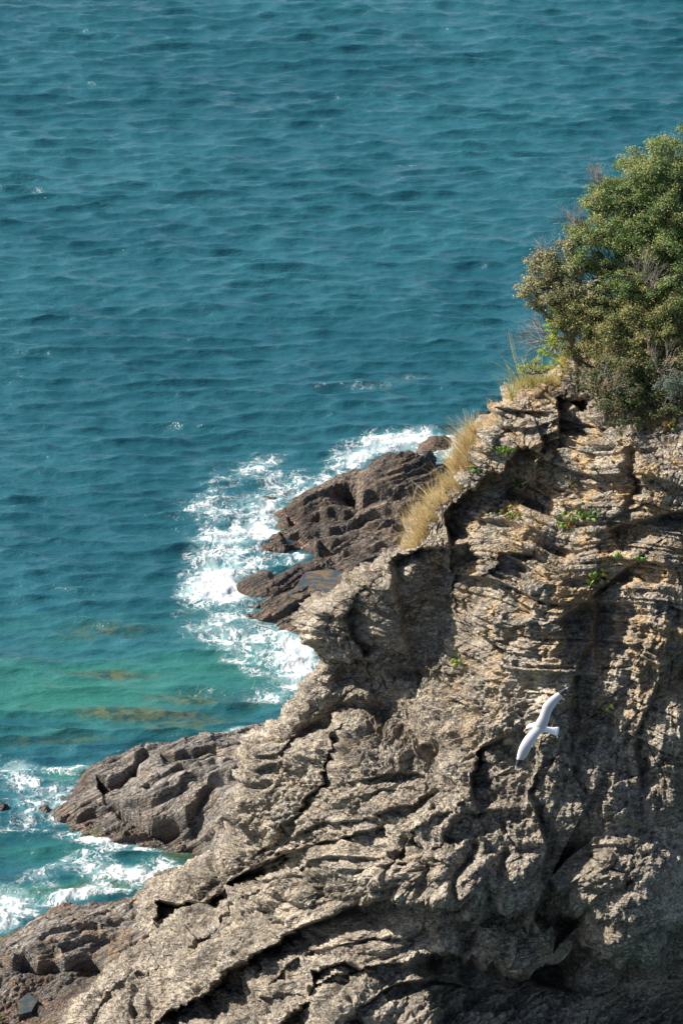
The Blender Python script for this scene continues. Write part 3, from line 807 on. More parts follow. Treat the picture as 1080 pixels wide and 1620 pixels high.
def build_sea():
    T1 = ocean_tile(1024, 173.0, 1.7, math.radians(-93), 1.0, 40, 3, 11.0)
    T2 = ocean_tile(1024, 61.0, 1.6, math.radians(-87), 0.3, 2.2, 5, 6.0)
    T3 = ocean_tile(512, 211.0, 4.2, math.radians(-112), 5, 60, 8, 4.0)
    vv = np.linspace(-120, 1760, 1180)
    th = PITCH + np.arctan((vv - H_PX / 2) / F_PX)
    y = H_CAM / np.tan(th)
    far = y[0] * np.geomspace(1.02, 60, 60)[::-1]
    near = np.linspace(y[-1] - 3, 20, 12)
    y = np.concatenate([far, y, near])
    a = np.linspace(-0.15, 0.15, 1060)
    sx = np.concatenate([-0.15 - np.geomspace(0.002, 2.5, 40)[::-1], a, 0.15 + np.geomspace(0.002, 2.5, 40)])
    X = sx[None] * np.maximum(y, 60)[:, None]
    Y = np.repeat(y[:, None], len(sx), 1)
    P = np.stack([X, Y, 0 * X], -1)
    u, v = to_px(P)
    foam = np.minimum(0.88 * blobs(u, v, FOAM), 1.15); shal = blobs(u, v, SHAL); reef = blobs(u, v, REEF)
    h = 0.095 * samp(T1[0], 173, 0.62 * X, Y) + 0.036 * samp(T2[0], 61, 0.7 * X, Y) + 0.07 * samp(T3[0], 211, X, Y)
    dx = 0.065 * samp(T1[1], 173, 0.62 * X, Y) + 0.02 * samp(T2[1], 61, 0.7 * X, Y) + .07 * samp(T3[1], 211, X, Y)
    dy = 0.065 * samp(T1[2], 173, 0.62 * X, Y) + 0.02 * samp(T2[2], 61, 0.7 * X, Y) + .07 * samp(T3[2], 211, X, Y)
    calm = 1 - 0.45 * sm(shal + foam, 0.3, 1.2)
    fade = sm(Y, 900, 500) * calm
    h, dx, dy = h * fade, dx * fade, dy * fade
    crest = sm(h / 0.13, 3.7, 3.9) * (v < 760)
    p0 = P.reshape(-1, 3)
    ff = foam.ravel()
    bumpy = np.zeros(len(p0)); m = ff > 0.25
    bumpy[m] = (0.16 * fbm(p0[m] * 0.8, 4, 0.6) + 0.06) * sm(ff[m], 0.3, 1.2)
    P = np.stack([X - 1.0 * dx, Y - 1.0 * dy, h + bumpy.reshape(h.shape)], -1)
    nz = fbm(p0 * 0.25 + 2, 3).reshape(h.shape)
    foam = foam * (1 + 0.55 * nz) + 0.05 * nz
    o = mesh_obj('sea', P.reshape(-1, 3), grid_faces(*X.shape), sea_material(), True,
                 {'foam': foam, 'shallow': shal, 'reef': reef, 'crest': crest})
    return tag(o, 'teal sea with small choppy waves and white surf against the rocks', 'sea', kind='structure')


build_sea()


def pool_material():
    k = NT('pool_water')
    pos = k.n('ShaderNodeNewGeometry').outputs['Position']
    c = k.mix(k.ss(k.noise(pos, 1.2, 3.0, 0.6, 1.0), 0.42, 0.62), (0.035, 0.05, 0.055), (0.13, 0.085, 0.04))
    b = k.n('ShaderNodeBump', {'Strength': 0.25, 'Distance': 0.05, 'Height': k.noise(pos, 5.0, 2.0)})
    return k.done(k.n('ShaderNodeBsdfPrincipled', {'Base Color': c, 'Roughness': 0.05, 'IOR': 1.33, 'Normal': b.outputs[0]}).outputs[0])


M_POOL = pool_material()


def pool(name, pts, z, label):
    P = at_z(np.array([q[0] for q in pts], float), np.array([q[1] for q in pts], float), z)
    me = bpy.data.meshes.new(name)
    n = len(P)
    low = P.copy(); low[:, 2] -= 0.5
    me.from_pydata([tuple(q) for q in np.concatenate([P, low])], [], [tuple(range(n))] + [(i, (i + 1) % n, n + (i + 1) % n, n + i) for i in range(n)])
    me.materials.append(M_POOL)
    o = bpy.data.objects.new(name, me); scene.collection.objects.link(o)
    return tag(o, label, 'water', kind='structure')


pool('tide_pool', [(483, 905), (520, 900), (545, 905), (550, 925), (530, 945), (500, 958), (478, 950), (455, 942), (470, 925)], 0.98, 'still tide pool held in the dark outcrop')
pool('puddle', [(28, 1585), (45, 1570), (60, 1582), (50, 1600), (30, 1605)], 0.5, 'small puddle on the low brown rocks')

# ------------------------------------------------------------------ plants
RS = np.random.RandomState(11)


def leaf_mat(name, cols, rough=0.55, trans=0.25):
    k = NT(name)
    t = k.attr('tint')
    ramp = k.n('ShaderNodeValToRGB', {0: t})
    cr = ramp.color_ramp
    while len(cr.elements) < len(cols): cr.elements.new(0.5)
    for i, (p, c) in enumerate(cols):
        cr.elements[i].position = p; cr.elements[i].color = (*c, 1)
    bs = k.n('ShaderNodeBsdfPrincipled', {'Base Color': ramp.outputs[0], 'Roughness': rough, 'Specular IOR Level': 0.35})
    tr = k.n('ShaderNodeBsdfTranslucent', {0: ramp.outputs[0]})
    return k.done(k.n('ShaderNodeMixShader', {0: trans, 1: bs.outputs[0], 2: tr.outputs[0]}).outputs[0])


def plain(name, col, rough=0.8, var=0.3):
    k = NT(name)
    pos = k.n('ShaderNodeNewGeometry').outputs['Position']
    c = k.mix(k.noise(pos, 9.0, 4.0), tuple(x * (1 - var) for x in col), tuple(min(1, x * (1 + var)) for x in col))
    return k.done(k.n('ShaderNodeBsdfPrincipled', {'Base Color': c, 'Roughness': rough}).outputs[0])


M_EVER = leaf_mat('evergreen_leaf', [(0, (0.03, 0.068, 0.018)), (0.45, (0.11, 0.185, 0.045)), (0.8, (0.25, 0.29, 0.09)), (1, (0.38, 0.27, 0.12))])
M_OLIVE = leaf_mat('olive_leaf', [(0, (0.10, 0.11, 0.045)), (0.5, (0.27, 0.26, 0.12)), (1, (0.46, 0.40, 0.22))])
M_MID = leaf_mat('mid_leaf', [(0, (0.06, 0.09, 0.025)), (0.5, (0.19, 0.20, 0.06)), (0.85, (0.32, 0.27, 0.10)), (1, (0.44, 0.27, 0.13))])
M_DKLEAF = leaf_mat('dark_leaf', [(0, (0.02, 0.05, 0.018)), (0.5, (0.06, 0.09, 0.03)), (0.85, (0.15, 0.14, 0.05)), (1, (0.20, 0.09, 0.05))])
M_GREY = leaf_mat('grey_leaf', [(0, (0.07, 0.10, 0.075)), (1, (0.17, 0.20, 0.15))])
M_LIME = leaf_mat('lime_leaf', [(0, (0.16, 0.26, 0.03)), (0.6, (0.32, 0.40, 0.05)), (1, (0.50, 0.42, 0.10))], trans=0.4)
M_STRAW = leaf_mat('straw', [(0, (0.30, 0.20, 0.09)), (0.5, (0.55, 0.40, 0.19)), (0.9, (0.72, 0.57, 0.32)), (1, (0.25, 0.27, 0.07))], trans=0.35)
M_REED = leaf_mat('reed', [(0, (0.12, 0.26, 0.10)), (0.5, (0.36, 0.34, 0.10)), (1, (0.62, 0.42, 0.14))], trans=0.35)
M_BARK = plain('bark', (0.16, 0.125, 0.10))
M_TWIG = plain('bare_twig', (0.27, 0.215, 0.175))
M_PAD = leaf_mat('succulent_pad', [(0, (0.07, 0.20, 0.04)), (0.55, (0.22, 0.34, 0.06)), (0.82, (0.50, 0.42, 0.08)), (1, (0.40, 0.12, 0.05))], rough=0.35, trans=0.1)


def unit(n):
    d = RS.normal(size=(n, 3)); return d / np.linalg.norm(d, axis=1)[:, None]


def leaves(name, pos, nrm, size, asp, tint, mat, parent):
    n = len(pos)
    t = np.cross(nrm, unit(n)); t /= np.linalg.norm(t, axis=1)[:, None] + 1e-9
    b = np.cross(nrm, t)
    L = size[:, None]; Wd = (size * asp)[:, None]
    V = np.stack([pos - t * L * 0.5, pos + b * Wd * 0.5 + nrm * L * 0.08, pos + t * L * 0.5, pos - b * Wd * 0.5 + nrm * L * 0.08], 1).reshape(-1, 3)
    return mesh_obj(name, V, np.arange(4 * n).reshape(n, 4), mat, False, {'tint': np.repeat(tint, 4)}, parent)


def tubes(name, paths, mat, parent=None, sides=4):
    """paths: list of (points (k,3), radii (k,)) -> one mesh"""
    V, F, base = [], [], 0
    for pts, rad in paths:
        pts = np.asarray(pts); k = len(pts)
        d = np.gradient(pts, axis=0); d /= np.linalg.norm(d, axis=1)[:, None] + 1e-9
        a = np.cross(d, np.array([0.31, 0.2, 0.93])); a /= np.linalg.norm(a, axis=1)[:, None] + 1e-9
        b = np.cross(d, a)
        for i in range(sides):
            pass
        ang = np.arange(sides) * 2 * np.pi / sides
        ring = pts[:, None] + np.asarray(rad)[:, None, None] * (a[:, None] * np.cos(ang)[None, :, None] + b[:, None] * np.sin(ang)[None, :, None])
        V.append(ring.reshape(-1, 3))
        i = np.arange(k - 1)[:, None] * sides + np.arange(sides)[None]
        j = np.arange(k - 1)[:, None] * sides + (np.arange(sides)[None] + 1) % sides
        F.append(np.stack([i, j, j + sides, i + sides], -1).reshape(-1, 4) + base)
        base += k * sides
    return mesh_obj(name, np.concatenate(V), np.concatenate(F), mat, True, None, parent)


def wander(p, q, k, amp):
    t = np.linspace(0, 1, k)[:, None]
    L = np.linalg.norm(np.asarray(q) - p)
    m = p * (1 - t) + q * t
    w = np.cumsum(RS.normal(size=(k, 3)), 0) * amp * L / k
    return m + (w - w[-1] * t) * np.sin(np.pi * np.clip(t, 0, 1)) ** 0.5


def bare_branch(p, d, L, r, depth, out):
    k = 5
    e = p + d * L
    pts = wander(p, e, k, 0.25)
    out.append((pts, np.linspace(r, r * 0.55, k)))
    if depth == 0: return
    for _ in range(RS.randint(2, 4)):
        j = RS.randint(2, k)
        nd = d + 0.75 * unit(1)[0]; nd[2] += 0.12; nd /= np.linalg.norm(nd)
        bare_branch(pts[j], nd, L * RS.uniform(0.5, 0.8), r * 0.6, depth - 1, out)


def shrub(name, root_uvY, blobs_, mat, label, cat='shrub', leaf=0.068, dens=1.0, sub=(0.15, 0.33), twigs=0, asp=0.5, tintb=0.0, squash=0.85):
    """a shrub: woody limbs to every leaf cluster, clusters over the shells of its lobes"""
    root = at_y(*root_uvY)
    e = empty(name, root)
    pos, nrm, tin, paths = [], [], [], []
    lo = [(at_y(u, v, Y), r) for u, v, Y, r in blobs_]
    for c, r in lo:
        n = max(4, int(42.0 * (r / 0.85) ** 2 * dens))
        mid = root * 0.35 + c * 0.65 - np.array([0, 0, 0.25 * r])
        paths.append((wander(root, mid, 7, 0.3), np.linspace(0.07, 0.035, 7)))
        for _ in range(n):
            d = unit(1)[0]
            if d[2] < -0.35: d[2] = abs(d[2])
            if d[1] > 0.45 and RS.rand() < 0.6: d[1] = -d[1]
            rr = r * RS.uniform(0.4, 1.22) * (1 + 0.16 * perlin((c + d * r)[None] * 1.3)[0])
            cc = c + d * rr * np.array([1, 1, squash])
            sr = RS.uniform(*sub) * (1.0 if r > 0.6 else max(r / 0.6, 0.45))
            m = int(200 * (sr / 0.28) ** 2 * (0.085 / leaf) ** 1.6)
            dd = unit(m); dd[:, 2] = np.where(dd[:, 2] < -0.4, -dd[:, 2], dd[:, 2])
            q = cc + dd * sr * (0.35 + 0.42 * np.abs(RS.normal(size=m)))[:, None] * np.array([1, 1, 0.8]) * 1.15
            pos.append(q); nn = dd * 0.45 + d * 0.5 + 0.9 * unit(m) + np.array([0, 0, 0.25]); nn /= np.linalg.norm(nn, axis=1)[:, None]
            nrm.append(nn)
            tin.append(np.clip(RS.normal(0.45 + tintb + 0.14 * RS.normal(), 0.22, m), 0, 1))
            if RS.rand() < 0.6:
                paths.append((wander(mid, cc, 5, 0.35), np.linspace(0.022, 0.008, 5)))
    pos = np.concatenate(pos); nrm = np.concatenate(nrm); tin = np.concatenate(tin)
    leaves('crown', pos, nrm, leaf * RS.uniform(0.6, 1.25, len(pos)), asp, tin, mat, e)
    tubes('trunk', paths, M_BARK, e)
    if twigs:
        out = []
        for _ in range(twigs):
            c, r = lo[RS.randint(len(lo))]
            d = unit(1)[0]; d[2] = abs(d[2]); d[1] = -abs(d[1]) * 0.6; d[0] -= 0.35; d /= np.linalg.norm(d)
            bare_branch(c + d * r * 0.7, d, r * RS.uniform(0.3, 0.5), 0.011, 2, out)
        tubes('bare_sprays', out, M_TWIG, e, 3)
    return tag(e, label, cat, 'shrubs on top of the cliff')


PXM = 43.5
def R(px): return px / PXM


shrub('evergreen_shrub', (1040, 520, 120.5),
      [(1048, 285, 122.5, R(62)), (1085, 300, 122.5, R(80)), (1000, 310, 122, R(48)), (965, 320, 121.7, R(36)), (1130, 330, 123, R(90)), (1030, 360, 121.4, R(66)),
       (1090, 400, 121, R(78)), (975, 375, 121, R(48)), (935, 385, 120.8, R(34)), (1010, 430, 120.5, R(60)), (1070, 470, 119.8, R(64)), (1130, 450, 121, R(70)), (948, 330, 121.8, R(24)), (1040, 420, 120.6, R(50)), (985, 455, 120.2, R(44)), (1055, 350, 121.2, R(50)), (1010, 370, 121.0, R(44)), (1030, 300, 121.9, R(44)), (1075, 520, 119.0, R(44)), (920, 420, 120.6, R(30))],
      M_EVER, 'tall dense green evergreen shrub crowning the headland, its crown cut by the picture edge', twigs=34, tintb=0.08)
shrub('olive_shrub', (905, 545, 121.0),
      [(862, 432, 120.8, R(32)), (838, 462, 120.8, R(24)), (880, 462, 120.5, R(34)), (905, 430, 120.7, R(34)), (858, 480, 120.6, R(24)), (925, 470, 120.1, R(34)), (848, 418, 120.9, R(14)), (895, 395, 120.9, R(20))],
      M_OLIVE, 'pale olive rounded shrub leaning out over the sea below the tall evergreen', twigs=12, leaf=0.08)
shrub('mixed_shrub', (960, 580, 119.4),
      [(955, 500, 119.7, R(44)), (1000, 510, 119.2, R(46)), (915, 530, 119.6, R(34)), (1045, 540, 118.6, R(48)), (895, 500, 120.0, R(26)), (940, 555, 119.1, R(28)), (900, 560, 119.4, R(20)), (1095, 560, 118.2, R(50)), (970, 540, 118.9, R(38)), (1010, 560, 118.4, R(36)), (930, 500, 119.8, R(34)), (975, 575, 118.3, R(26)), (1050, 500, 119.0, R(40)), (915, 575, 119.2, R(16))],
      M_MID, 'broad mid green shrub with grey twigs in the middle of the thicket', twigs=24)
shrub('dark_shrub', (985, 640, 117.6),
      [(1000, 595, 117.6, R(34)), (960, 605, 117.9, R(26)), (975, 640, 117.0, R(26)), (1010, 640, 116.8, R(30)), (1000, 672, 116.3, R(20)), (1040, 620, 117.0, R(28)), (1035, 655, 116.4, R(20)), (965, 665, 116.6, R(14)), (1085, 610, 116.8, R(34)), (940, 615, 118.0, R(20)), (985, 618, 117.3, R(28)), (1030, 590, 117.5, R(28)), (985, 690, 116.0, R(12)), (1065, 650, 116.3, R(22))],
      M_DKLEAF, 'dark low shrub with reddish leaves hanging over the cliff edge', twigs=16, dens=1.1, leaf=0.075, tintb=0.1)
shrub('grey_green_shrub', (1068, 640, 116.2), [(1066, 608, 116.0, R(24)), (1058, 630, 115.9, R(14)), (1080, 620, 115.9, R(18))], M_GREY,
      'small rounded grey green shrub at the right edge below the thicket', leaf=0.06, sub=(0.14, 0.24))
shrub('low_shrub', (905, 602, 119.2), [(900, 588, 119.0, R(15)), (918, 594, 118.8, R(16)), (888, 600, 119.3, R(9))], M_MID,
      'small olive shrub sitting on the topmost rock slabs', leaf=0.065, sub=(0.14, 0.22))
shrub('spurge_bush', (876, 548, 120.2), [(878, 515, 119.6, R(16)), (872, 540, 119.7, R(17)), (862, 562, 119.7, R(14)), (882, 575, 119.2, R(12))], M_LIME,
      'lime green upright bush at the left foot of the thicket', leaf=0.065, sub=(0.14, 0.24), dens=2.4)
shrub('spurge_bush', (840, 590, 120.4), [(842, 578, 120.4, R(12)), (826, 586, 120.5, R(9)), (856, 584, 120.3, R(10)), (868, 585, 120.1, R(12))], M_LIME,
      'yellow green low bush on the cliff rim next to the reeds', leaf=0.065, sub=(0.14, 0.24), dens=2.4, tintb=0.2)
shrub('spurge_bush', (938, 445, 119.8), [(948, 441, 119.3, R(6))], M_LIME, 'tiny bright green sprig inside the tall evergreen crown', leaf=0.06, sub=(0.08, 0.12))
shrub('ledge_shrub', (900, 770, 117.2), [tuple((*q, R(11))) for q in [(898, 762, 0)]] and [(898, 762, float(on_cliff(898, 765)[1]) - 0.25, R(14)), (905, 775, float(on_cliff(905, 775)[1]) - 0.2, R(10))], M_MID,
      'small yellowish green shrub on the cliff face below the pillar', leaf=0.06, sub=(0.1, 0.16))
shrub('ledge_shrub', (882, 888, float(on_cliff(882, 890)[1]) - 0.1), [(880, 885, float(on_cliff(880, 886)[1]) - 0.25, R(13)), (874, 896, float(on_cliff(874, 896)[1]) - 0.2, R(9))], M_DKLEAF,
      'small dark green shrub on the cliff face left of the lower succulents', leaf=0.06, sub=(0.1, 0.16))
shrub('ledge_shrub', (990, 940, float(on_cliff(990, 940)[1]) - 0.1), [(985, 930, float(on_cliff(985, 930)[1]) - 0.2, R(12)), (1000, 938, float(on_cliff(1000, 938)[1]) - 0.2, R(10))], M_DKLEAF,
      'dark green shrub in the hollow right of the lower succulents', leaf=0.06, sub=(0.1, 0.15))
shrub('ledge_shrub', (820, 775, float(on_cliff(820, 775)[1]) - 0.1), [(822, 772, float(on_cliff(822, 772)[1]) - 0.2, R(10)), (850, 742, float(on_cliff(850, 742)[1]) - 0.2, R(9))], M_DKLEAF,
      'dark green leafy plant in the shade of the square pillar', leaf=0.06, sub=(0.1, 0.15))


def bare_bush(p, n, L, spread, label, lean=(-0.6, -0.1, 0.5), depth=3):
    out = []
    for _ in range(n):
        d = np.array(lean) + spread * unit(1)[0]; d /= np.linalg.norm(d)
        bare_branch(p, d, L * RS.uniform(0.7, 1.1), 0.016, depth, out)
    e = empty('bare_bush', p)
    half = max(1, len(out) // 8)
    tubes('stem', out[:half], M_TWIG, e, 4)
    tubes('crown', out[half:], M_TWIG, e, 3)  # the remaining bare twigs, loose tubes without foliage
    return tag(e, label, 'shrub', 'leafless bushes')


bare_bush(at_y(885, 545, 120.6), 12, 0.95, 0.45, 'leafless grey bush reaching left over the sea under the olive shrub', (-0.8, 0, 0.25))
bare_bush(at_y(865, 420, 121.0), 6, 0.6, 0.35, 'thin bare twigs rising left above the olive shrub', (-0.4, 0, 0.9))
bare_bush(at_y(925, 370, 121.2), 9, 0.75, 0.5, 'bare branches poking from the left flank of the evergreen', (-0.7, 0, 0.5))
bare_bush(at_y(950, 300, 121.8), 10, 0.6, 0.4, 'dry twigs standing at the upper left of the evergreen crown', (-0.35, 0, 0.9))
bare_bush(at_y(1035, 460, 118.3), 10, 0.95, 0.4, 'tangle of pale dead branches in front of the green thicket', (-0.3, -0.2, 0.8))
bare_bush(at_y(960, 620, 117.0), 10, 0.7, 0.8, 'brown leafless tangle over the dark low shrub', (0.1, -0.2, 0.5))
bare_bush(at_y(1040, 590, 117.0), 10, 0.8, 0.8, 'brown leafless tangle between the thicket and the grey green shrub', (0.0, -0.2, 0.6))


# ------------------------------------------------------------------ grass
def blades(name, base, h, lean, mat, label, width=0.016, cat='grass', tintc=0.55, group=None):
    n = len(base)
    hh = h * (0.3 + 0.95 * RS.rand(n) ** 1.8)
    cl_ = np.stack([perlin(base * 2.2 + 5), perlin(base * 2.2 + 15), 0 * hh], -1) * 0.9
    hh = hh * (0.8 + 0.9 * np.clip(perlin(base * 1.4 + 33), -0.5, 1))
    d = np.array(lean) + cl_ + RS.normal(size=(n, 3)) * np.array([0.5, 0.5, 0.12]); d[:, 2] = np.abs(d[:, 2]) + 0.3
    d /= np.linalg.norm(d, axis=1)[:, None]
    bend = RS.normal(size=(n, 3)) * 0.25; bend[:, 2] = -np.abs(bend[:, 2]) * 0.8
    side = np.cross(d, unit(n)); side /= np.linalg.norm(side, axis=1)[:, None]
    side[:, 1] *= 0.5
    V = []
    K = 4
    for i in range(K):
        t = i / (K - 1)
        c = base + d * (hh * t)[:, None] + bend * (hh * t * t)[:, None]
        w = width * (1 - 0.75 * t)
        V += [c - side * w / 2, c + side * w / 2]
    V = np.stack(V, 1)
    f = np.array([[2 * i, 2 * i + 1, 2 * i + 3, 2 * i + 2] for i in range(K - 1)])
    F = (np.arange(n)[:, None, None] * 2 * K + f[None]).reshape(-1, 4)
    tint = np.clip(RS.normal(tintc, 0.33, n), 0, 1)
    o = mesh_obj(name, V.reshape(-1, 3), F, mat, False, {'tint': np.repeat(tint, 2 * K)})
    return tag(o, label, cat, kind='stuff')


rowv = np.linspace(430, 1780, CP3.shape[0])


def rim_pts(v0, v1, c0, c1, n, dens=None):
    r0, r1 = np.searchsorted(rowv, [v0, v1])
    A = CP3[r0:r1, CNB + c0:CNB + c1].reshape(-1, 3)
    k = RS.randint(0, len(A), n)
    q = A[k]
    w = fbm(q * 1.2, 3)
    q = q[w > -0.35 + 0.3 * RS.rand(len(q)) - 0.1]
    return q


g1 = np.concatenate([rim_pts(765, 862, -20, 60, 6500), rim_pts(742, 775, -14, 40, 1800), rim_pts(690, 742, -16, 30, 2000)])
blades('dry_grass', g1, 0.9, (-0.25, 0, 0.9), M_STRAW, 'dense golden dry grass along the left rim of the cliff')
g2 = rim_pts(640, 700, -12, 12, 500)
blades('dry_grass', g2, 0.5, (-0.35, 0, 0.9), M_STRAW, 'thin straw tufts on the rim below the reeds')
g3 = np.concatenate([rim_pts(596, 628, -8, 22, 360)])
blades('reed_grass', g3, 1.5, (-0.25, 0, 0.95), M_REED, 'tall green and yellow reeds at the top left corner of the cliff', 0.028)
g4 = np.concatenate([rim_pts(560, 600, -6, 24, 900)])
blades('rim_grass', g4, 0.8, (-0.3, 0, 0.9), M_REED, 'yellowish grass in front of the thicket at the rim', 0.02, tintc=0.7)
tuft = []
for u, v, r, n in [(812, 790, 12, 60), (905, 780, 10, 60), (760, 1000, 8, 40), (900, 905, 14, 120), (1005, 985, 12, 120), (955, 870, 12, 60), (700, 690, 0, 0), (812, 800, 12, 60), (850, 745, 10, 60), (935, 700, 14, 90), (548, 912, 8, 70), (860, 810, 10, 50)]:
    if n == 0: continue
    for _ in range(n):
        tuft.append(on_cliff(u + RS.normal() * r * 0.6, v + RS.normal() * r * 0.4))
blades('dry_grass', np.array(tuft), 0.32, (-0.2, -0.3, 0.8), M_STRAW, 'small withered tufts scattered over the cliff face', 0.012, tintc=0.3)
red = np.array([at_z(u, v, 1.6) for u, v in zip(RS.uniform(545, 562, 60), RS.uniform(902, 918, 60))])
blades('red_weed', red, 0.5, (-0.2, 0, 0.9), M_STRAW, 'rusty dry weed beside the tide pool', 0.02, tintc=0.05)


# ------------------------------------------------------------------ fleshy cliff plants
def pad_plant(u, v, wpx, n, label, tintc=0.35, size=0.13):
    base = on_cliff(u, v)
    nn = np.array([-0.25, -0.85, 0.45])
    base = base + nn * 0.05
    e = empty('succulent', base)
    a = np.linspace(0, 2 * np.pi, 11)[:-1]
    prof = [(0.0, 0.0), (0.22, 0.75), (0.55, 1.0), (0.85, 0.72), (1.0, 0.0)]
    V, F, T, st = [], [], [], []
    b0 = 0
    for k in range(n):
        x = RS.normal() * wpx * 0.28; y = RS.normal() * wpx * 0.17
        s = on_cliff(u + x, v + y) + nn * RS.uniform(0.02, 0.22)
        d = np.array([RS.normal() * 0.6, -0.35 + 0.3 * RS.normal(), 0.8]); d /= np.linalg.norm(d)
        sd_ = np.cross(d, np.array([RS.normal() * 0.6, -1, 0.3])); sd_ /= np.linalg.norm(sd_)
        th = np.cross(d, sd_)
        L = size * RS.uniform(0.7, 1.35)
        for (t, w) in prof:
            V.append(s + d * L * 1.25 * t + L * 0.5 * w * (sd_[None] * np.cos(a)[:, None] + th[None] * 0.28 * np.sin(a)[:, None]))
        for i in range(len(prof) - 1):
            for j in range(10):
                F.append([b0 + i * 10 + j, b0 + i * 10 + (j + 1) % 10, b0 + (i + 1) * 10 + (j + 1) % 10, b0 + (i + 1) * 10 + j])
        b0 += 50
        T += [float(np.clip(RS.normal(tintc, 0.22), 0, 1))] * 50
        st.append((np.array([s, s * 0.5 + base * 0.5 - nn * 0.06, base - nn * 0.1]), np.array([0.012, 0.014, 0.016])))
    mesh_obj('leaves', np.concatenate(V), F, M_PAD, True, {'tint': T}, e)  # the flattened fleshy pads, separate shells in one mesh
    tubes('stem', st, M_BARK, e, 4)
    return tag(e, label, 'succulent', 'fleshy plants on the cliff face')


for args in [(922, 815, 34, 40, 'largest fleshy plant, green and yellow pads, in the middle of the upper cliff face', 0.35),
             (896, 828, 26, 24, 'yellow green pads spreading left of the largest fleshy plant', 0.5),
             (805, 812, 30, 26, 'yellowish pads on the rock hump right of the dry grass', 0.6),
             (945, 916, 26, 24, 'green and orange rosette of pads on the ledge under the largest fleshy plant', 0.5),
             (1008, 888, 18, 14, 'bright green pads near a pale rock rib toward the right', 0.3),
             (975, 878, 12, 10, 'small upright green pads left of the bright green ones', 0.25),
             (722, 1047, 18, 26, 'lone bright green and yellow plant beside the dark recess', 0.45),
             (794, 714, 26, 22, 'low green pads on top of the slab left of the square pillar', 0.4),
             (752, 745, 9, 8, 'small dark green pads in the dry grass on the rim', 0.15),
             (1056, 672, 26, 20, 'yellow pads under the thicket at the right edge', 0.75),
             (822, 768, 22, 16, 'dark green pads in the shaded gully behind the crest', 0.1),
             (960, 1120, 10, 8, 'few yellow green pads in a crack right of the gull', 0.5)]:
    pad_plant(*args)


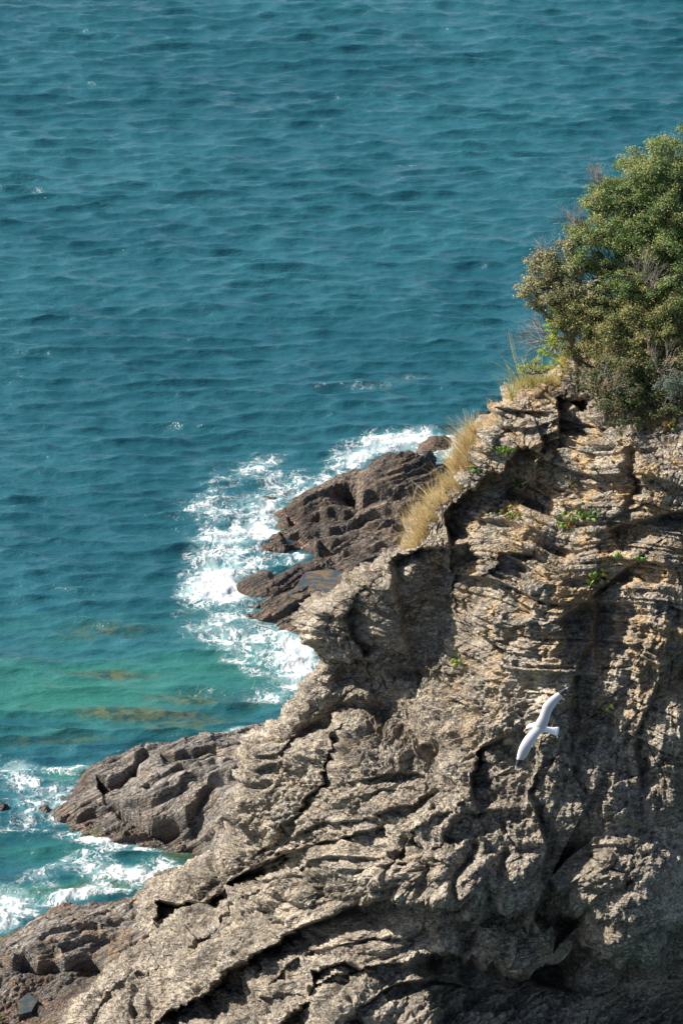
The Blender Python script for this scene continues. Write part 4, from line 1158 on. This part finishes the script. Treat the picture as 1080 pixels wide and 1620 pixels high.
# ------------------------------------------------------------------ the gull
def build_gull():
    C = 57.0
    ctr_px = (852, 1156)
    dx, dy, dz = ray(*ctr_px); D = np.array([dx, dy, dz]); D /= np.linalg.norm(D)
    centre = np.array([0, 0, H_CAM]) + D * C
    rt = np.array([1.0, 0, 0]); upv = np.cross(rt, D)
    sc = C / F_PX / 7.714          # metres per zoomed pixel (7.714 zoomed pixels to one)
    cz = np.array([(ctr_px[0] - 790) * 7.714, (ctr_px[1] - 1070) * 7.714])

    def W(zx, zy, depth=0.0):
        return centre + rt * (zx - cz[0]) * sc - upv * (zy - cz[1]) * sc - D * depth
    V, F, MI, tint = [], [], [], []

    def loft(secs, mats):
        """sections: list of rings with the same number of points"""
        b = len(V); m = len(secs[0])
        for r in secs: V.extend(r)
        for i in range(len(secs) - 1):
            for j in range(m):
                F.append((b + i * m + j, b + i * m + (j + 1) % m, b + (i + 1) * m + (j + 1) % m, b + (i + 1) * m + j)); MI.append(mats[i])
        F.append((b, b + 1, b + m // 2, b + m // 2 + 1)) if False else None

    def ell(c, wvec, tvec, n=12):
        a = np.arange(n) * 2 * np.pi / n
        return [c + wvec * math.cos(t) + tvec * math.sin(t) for t in a]
    # body: beak tip to tail tip
    body = [(300, 652, 2, 2, 0), (318, 645, 7, 7, 0), (330, 638, 9, 9, 0), (338, 630, 26, 24, 0), (360, 618, 36, 32, 0), (392, 612, 40, 36, 0), (425, 608, 48, 44, 0), (470, 620, 60, 52, 0),
            (510, 636, 58, 48, 0), (545, 645, 44, 34, 0), (580, 652, 36, 18, 0), (640, 665, 42, 8, 0), (690, 672, 56, 5, 0), (712, 678, 54, 3, 0), (716, 679, 10, 1, 0)]
    secs = []
    for i, (x, y, w, t, _) in enumerate(body):
        x0, y0 = body[max(i - 1, 0)][:2]; x1, y1 = body[min(i + 1, len(body) - 1)][:2]
        ax = np.array([x1 - x0, y1 - y0], float); ax /= np.linalg.norm(ax)
        pr = np.array([-ax[1], ax[0]])
        wv = (rt * pr[0] - upv * pr[1]) * w * sc
        secs.append(ell(W(x, y, -0.02), wv, -D * t * sc))
    loft(secs, [1, 1, 0, 0, 0, 0, 0, 0, 0, 0, 0, 0, 0, 0])
    # wings: (leading, trailing) pairs from root to tip, lift towards the viewer in metres, material
    up_w = [((425, 590), (560, 650), .02, 3), ((440, 556), (582, 612), .03, 3), ((482, 486), (596, 560), .05, 3), ((508, 410), (618, 484), .07, 3), ((526, 350), (640, 430), .085, 3),
            ((560, 306), (672, 376), .09, 3), ((610, 262), (706, 326), .08, 3), ((660, 226), (742, 286), .07, 3), ((706, 198), (772, 246), .05, 2), ((755, 168), (796, 206), .03, 2), ((800, 146), (820, 172), .015, 4), ((838, 128), (840, 132), .0, 4)]
    lo_w = [((420, 620), (560, 640), .02, 3), ((385, 650), (540, 672), .03, 3), ((340, 700), (492, 712), .05, 3), ((300, 748), (452, 772), .07, 3), ((268, 800), (418, 824), .085, 3), ((240, 856), (386, 876), .09, 3),
            ((222, 910), (358, 930), .08, 3), ((210, 966), (326, 980), .065, 3), ((204, 1010), (290, 1022), .05, 2), ((196, 1052), (256, 1068), .03, 2), ((188, 1090), (226, 1102), .01, 4), ((190, 1128), (200, 1130), 0, 4)]
    for wing in (up_w, lo_w):
        secs = []
        for (lx, ly), (tx, ty), z, m in wing:
            ring = []
            n = 10
            for q in range(n):
                a = 2 * math.pi * q / n
                c = 0.02 + 0.94 * (0.5 - 0.5 * math.cos(a))      # 0 leading, 1 trailing
                thick = 0.022 * math.sin(a) * (1 - c) ** 0.6 * (1.0 if q <= n / 2 else 0.5) * max(0.25, (abs(lx - tx) + abs(ly - ty)) / 160)
                camber = 0.02 * math.sin(math.pi * c)
                ring.append(W(lx + (tx - lx) * c, ly + (ty - ly) * c, z + thick + camber))
            secs.append(ring)
        loft(secs, [s_[3] for s_ in wing[:-1]])
    me = bpy.data.meshes.new('gull')
    Va = np.array(V)
    me.from_pydata([tuple(x) for x in (Va - centre)], [], [tuple(f) for f in F])
    mats = []
    for nm, col, rg in (('gull_white', (0.80, 0.80, 0.79), 0.7), ('gull_beak', (0.75, 0.45, 0.08), 0.5), ('gull_black', (0.03, 0.03, 0.035), 0.6), ('gull_grey', (0.42, 0.42, 0.44), 0.7), ('gull_tip', (0.35, 0.34, 0.35), 0.6)):
        mats.append(plain(nm, col, rg, 0.06))
    for m in mats: me.materials.append(m)
    # white trailing edge of the wings
    nb_ = 14 * 12
    for i, f in enumerate(me.polygons):
        f.use_smooth = True
        mi = MI[i]
        if mi == 3:
            j = (i - nb_) % 10
            if j in (4, 5, 0, 9): mi = 0
        f.material_index = mi
    o = bpy.data.objects.new('gull', me); scene.collection.objects.link(o)
    o.location = tuple(centre)
    for s_ in (-1, 1):
        me2 = bpy.data.meshes.new('eye')
        import bmesh
        bm = bmesh.new(); bmesh.ops.create_uvsphere(bm, u_segments=8, v_segments=6, radius=0.008); bm.to_mesh(me2); bm.free()
        me2.materials.append(mats[2])
        e = bpy.data.objects.new('eye', me2); scene.collection.objects.link(e); e.parent = o
        p = W(352, 620 + s_ * 26, 0.012) - centre
        e.location = tuple(p)
    return tag(o, 'white gull with pale grey wings and dark wing tips gliding in front of the cliff', 'gull')


build_gull()
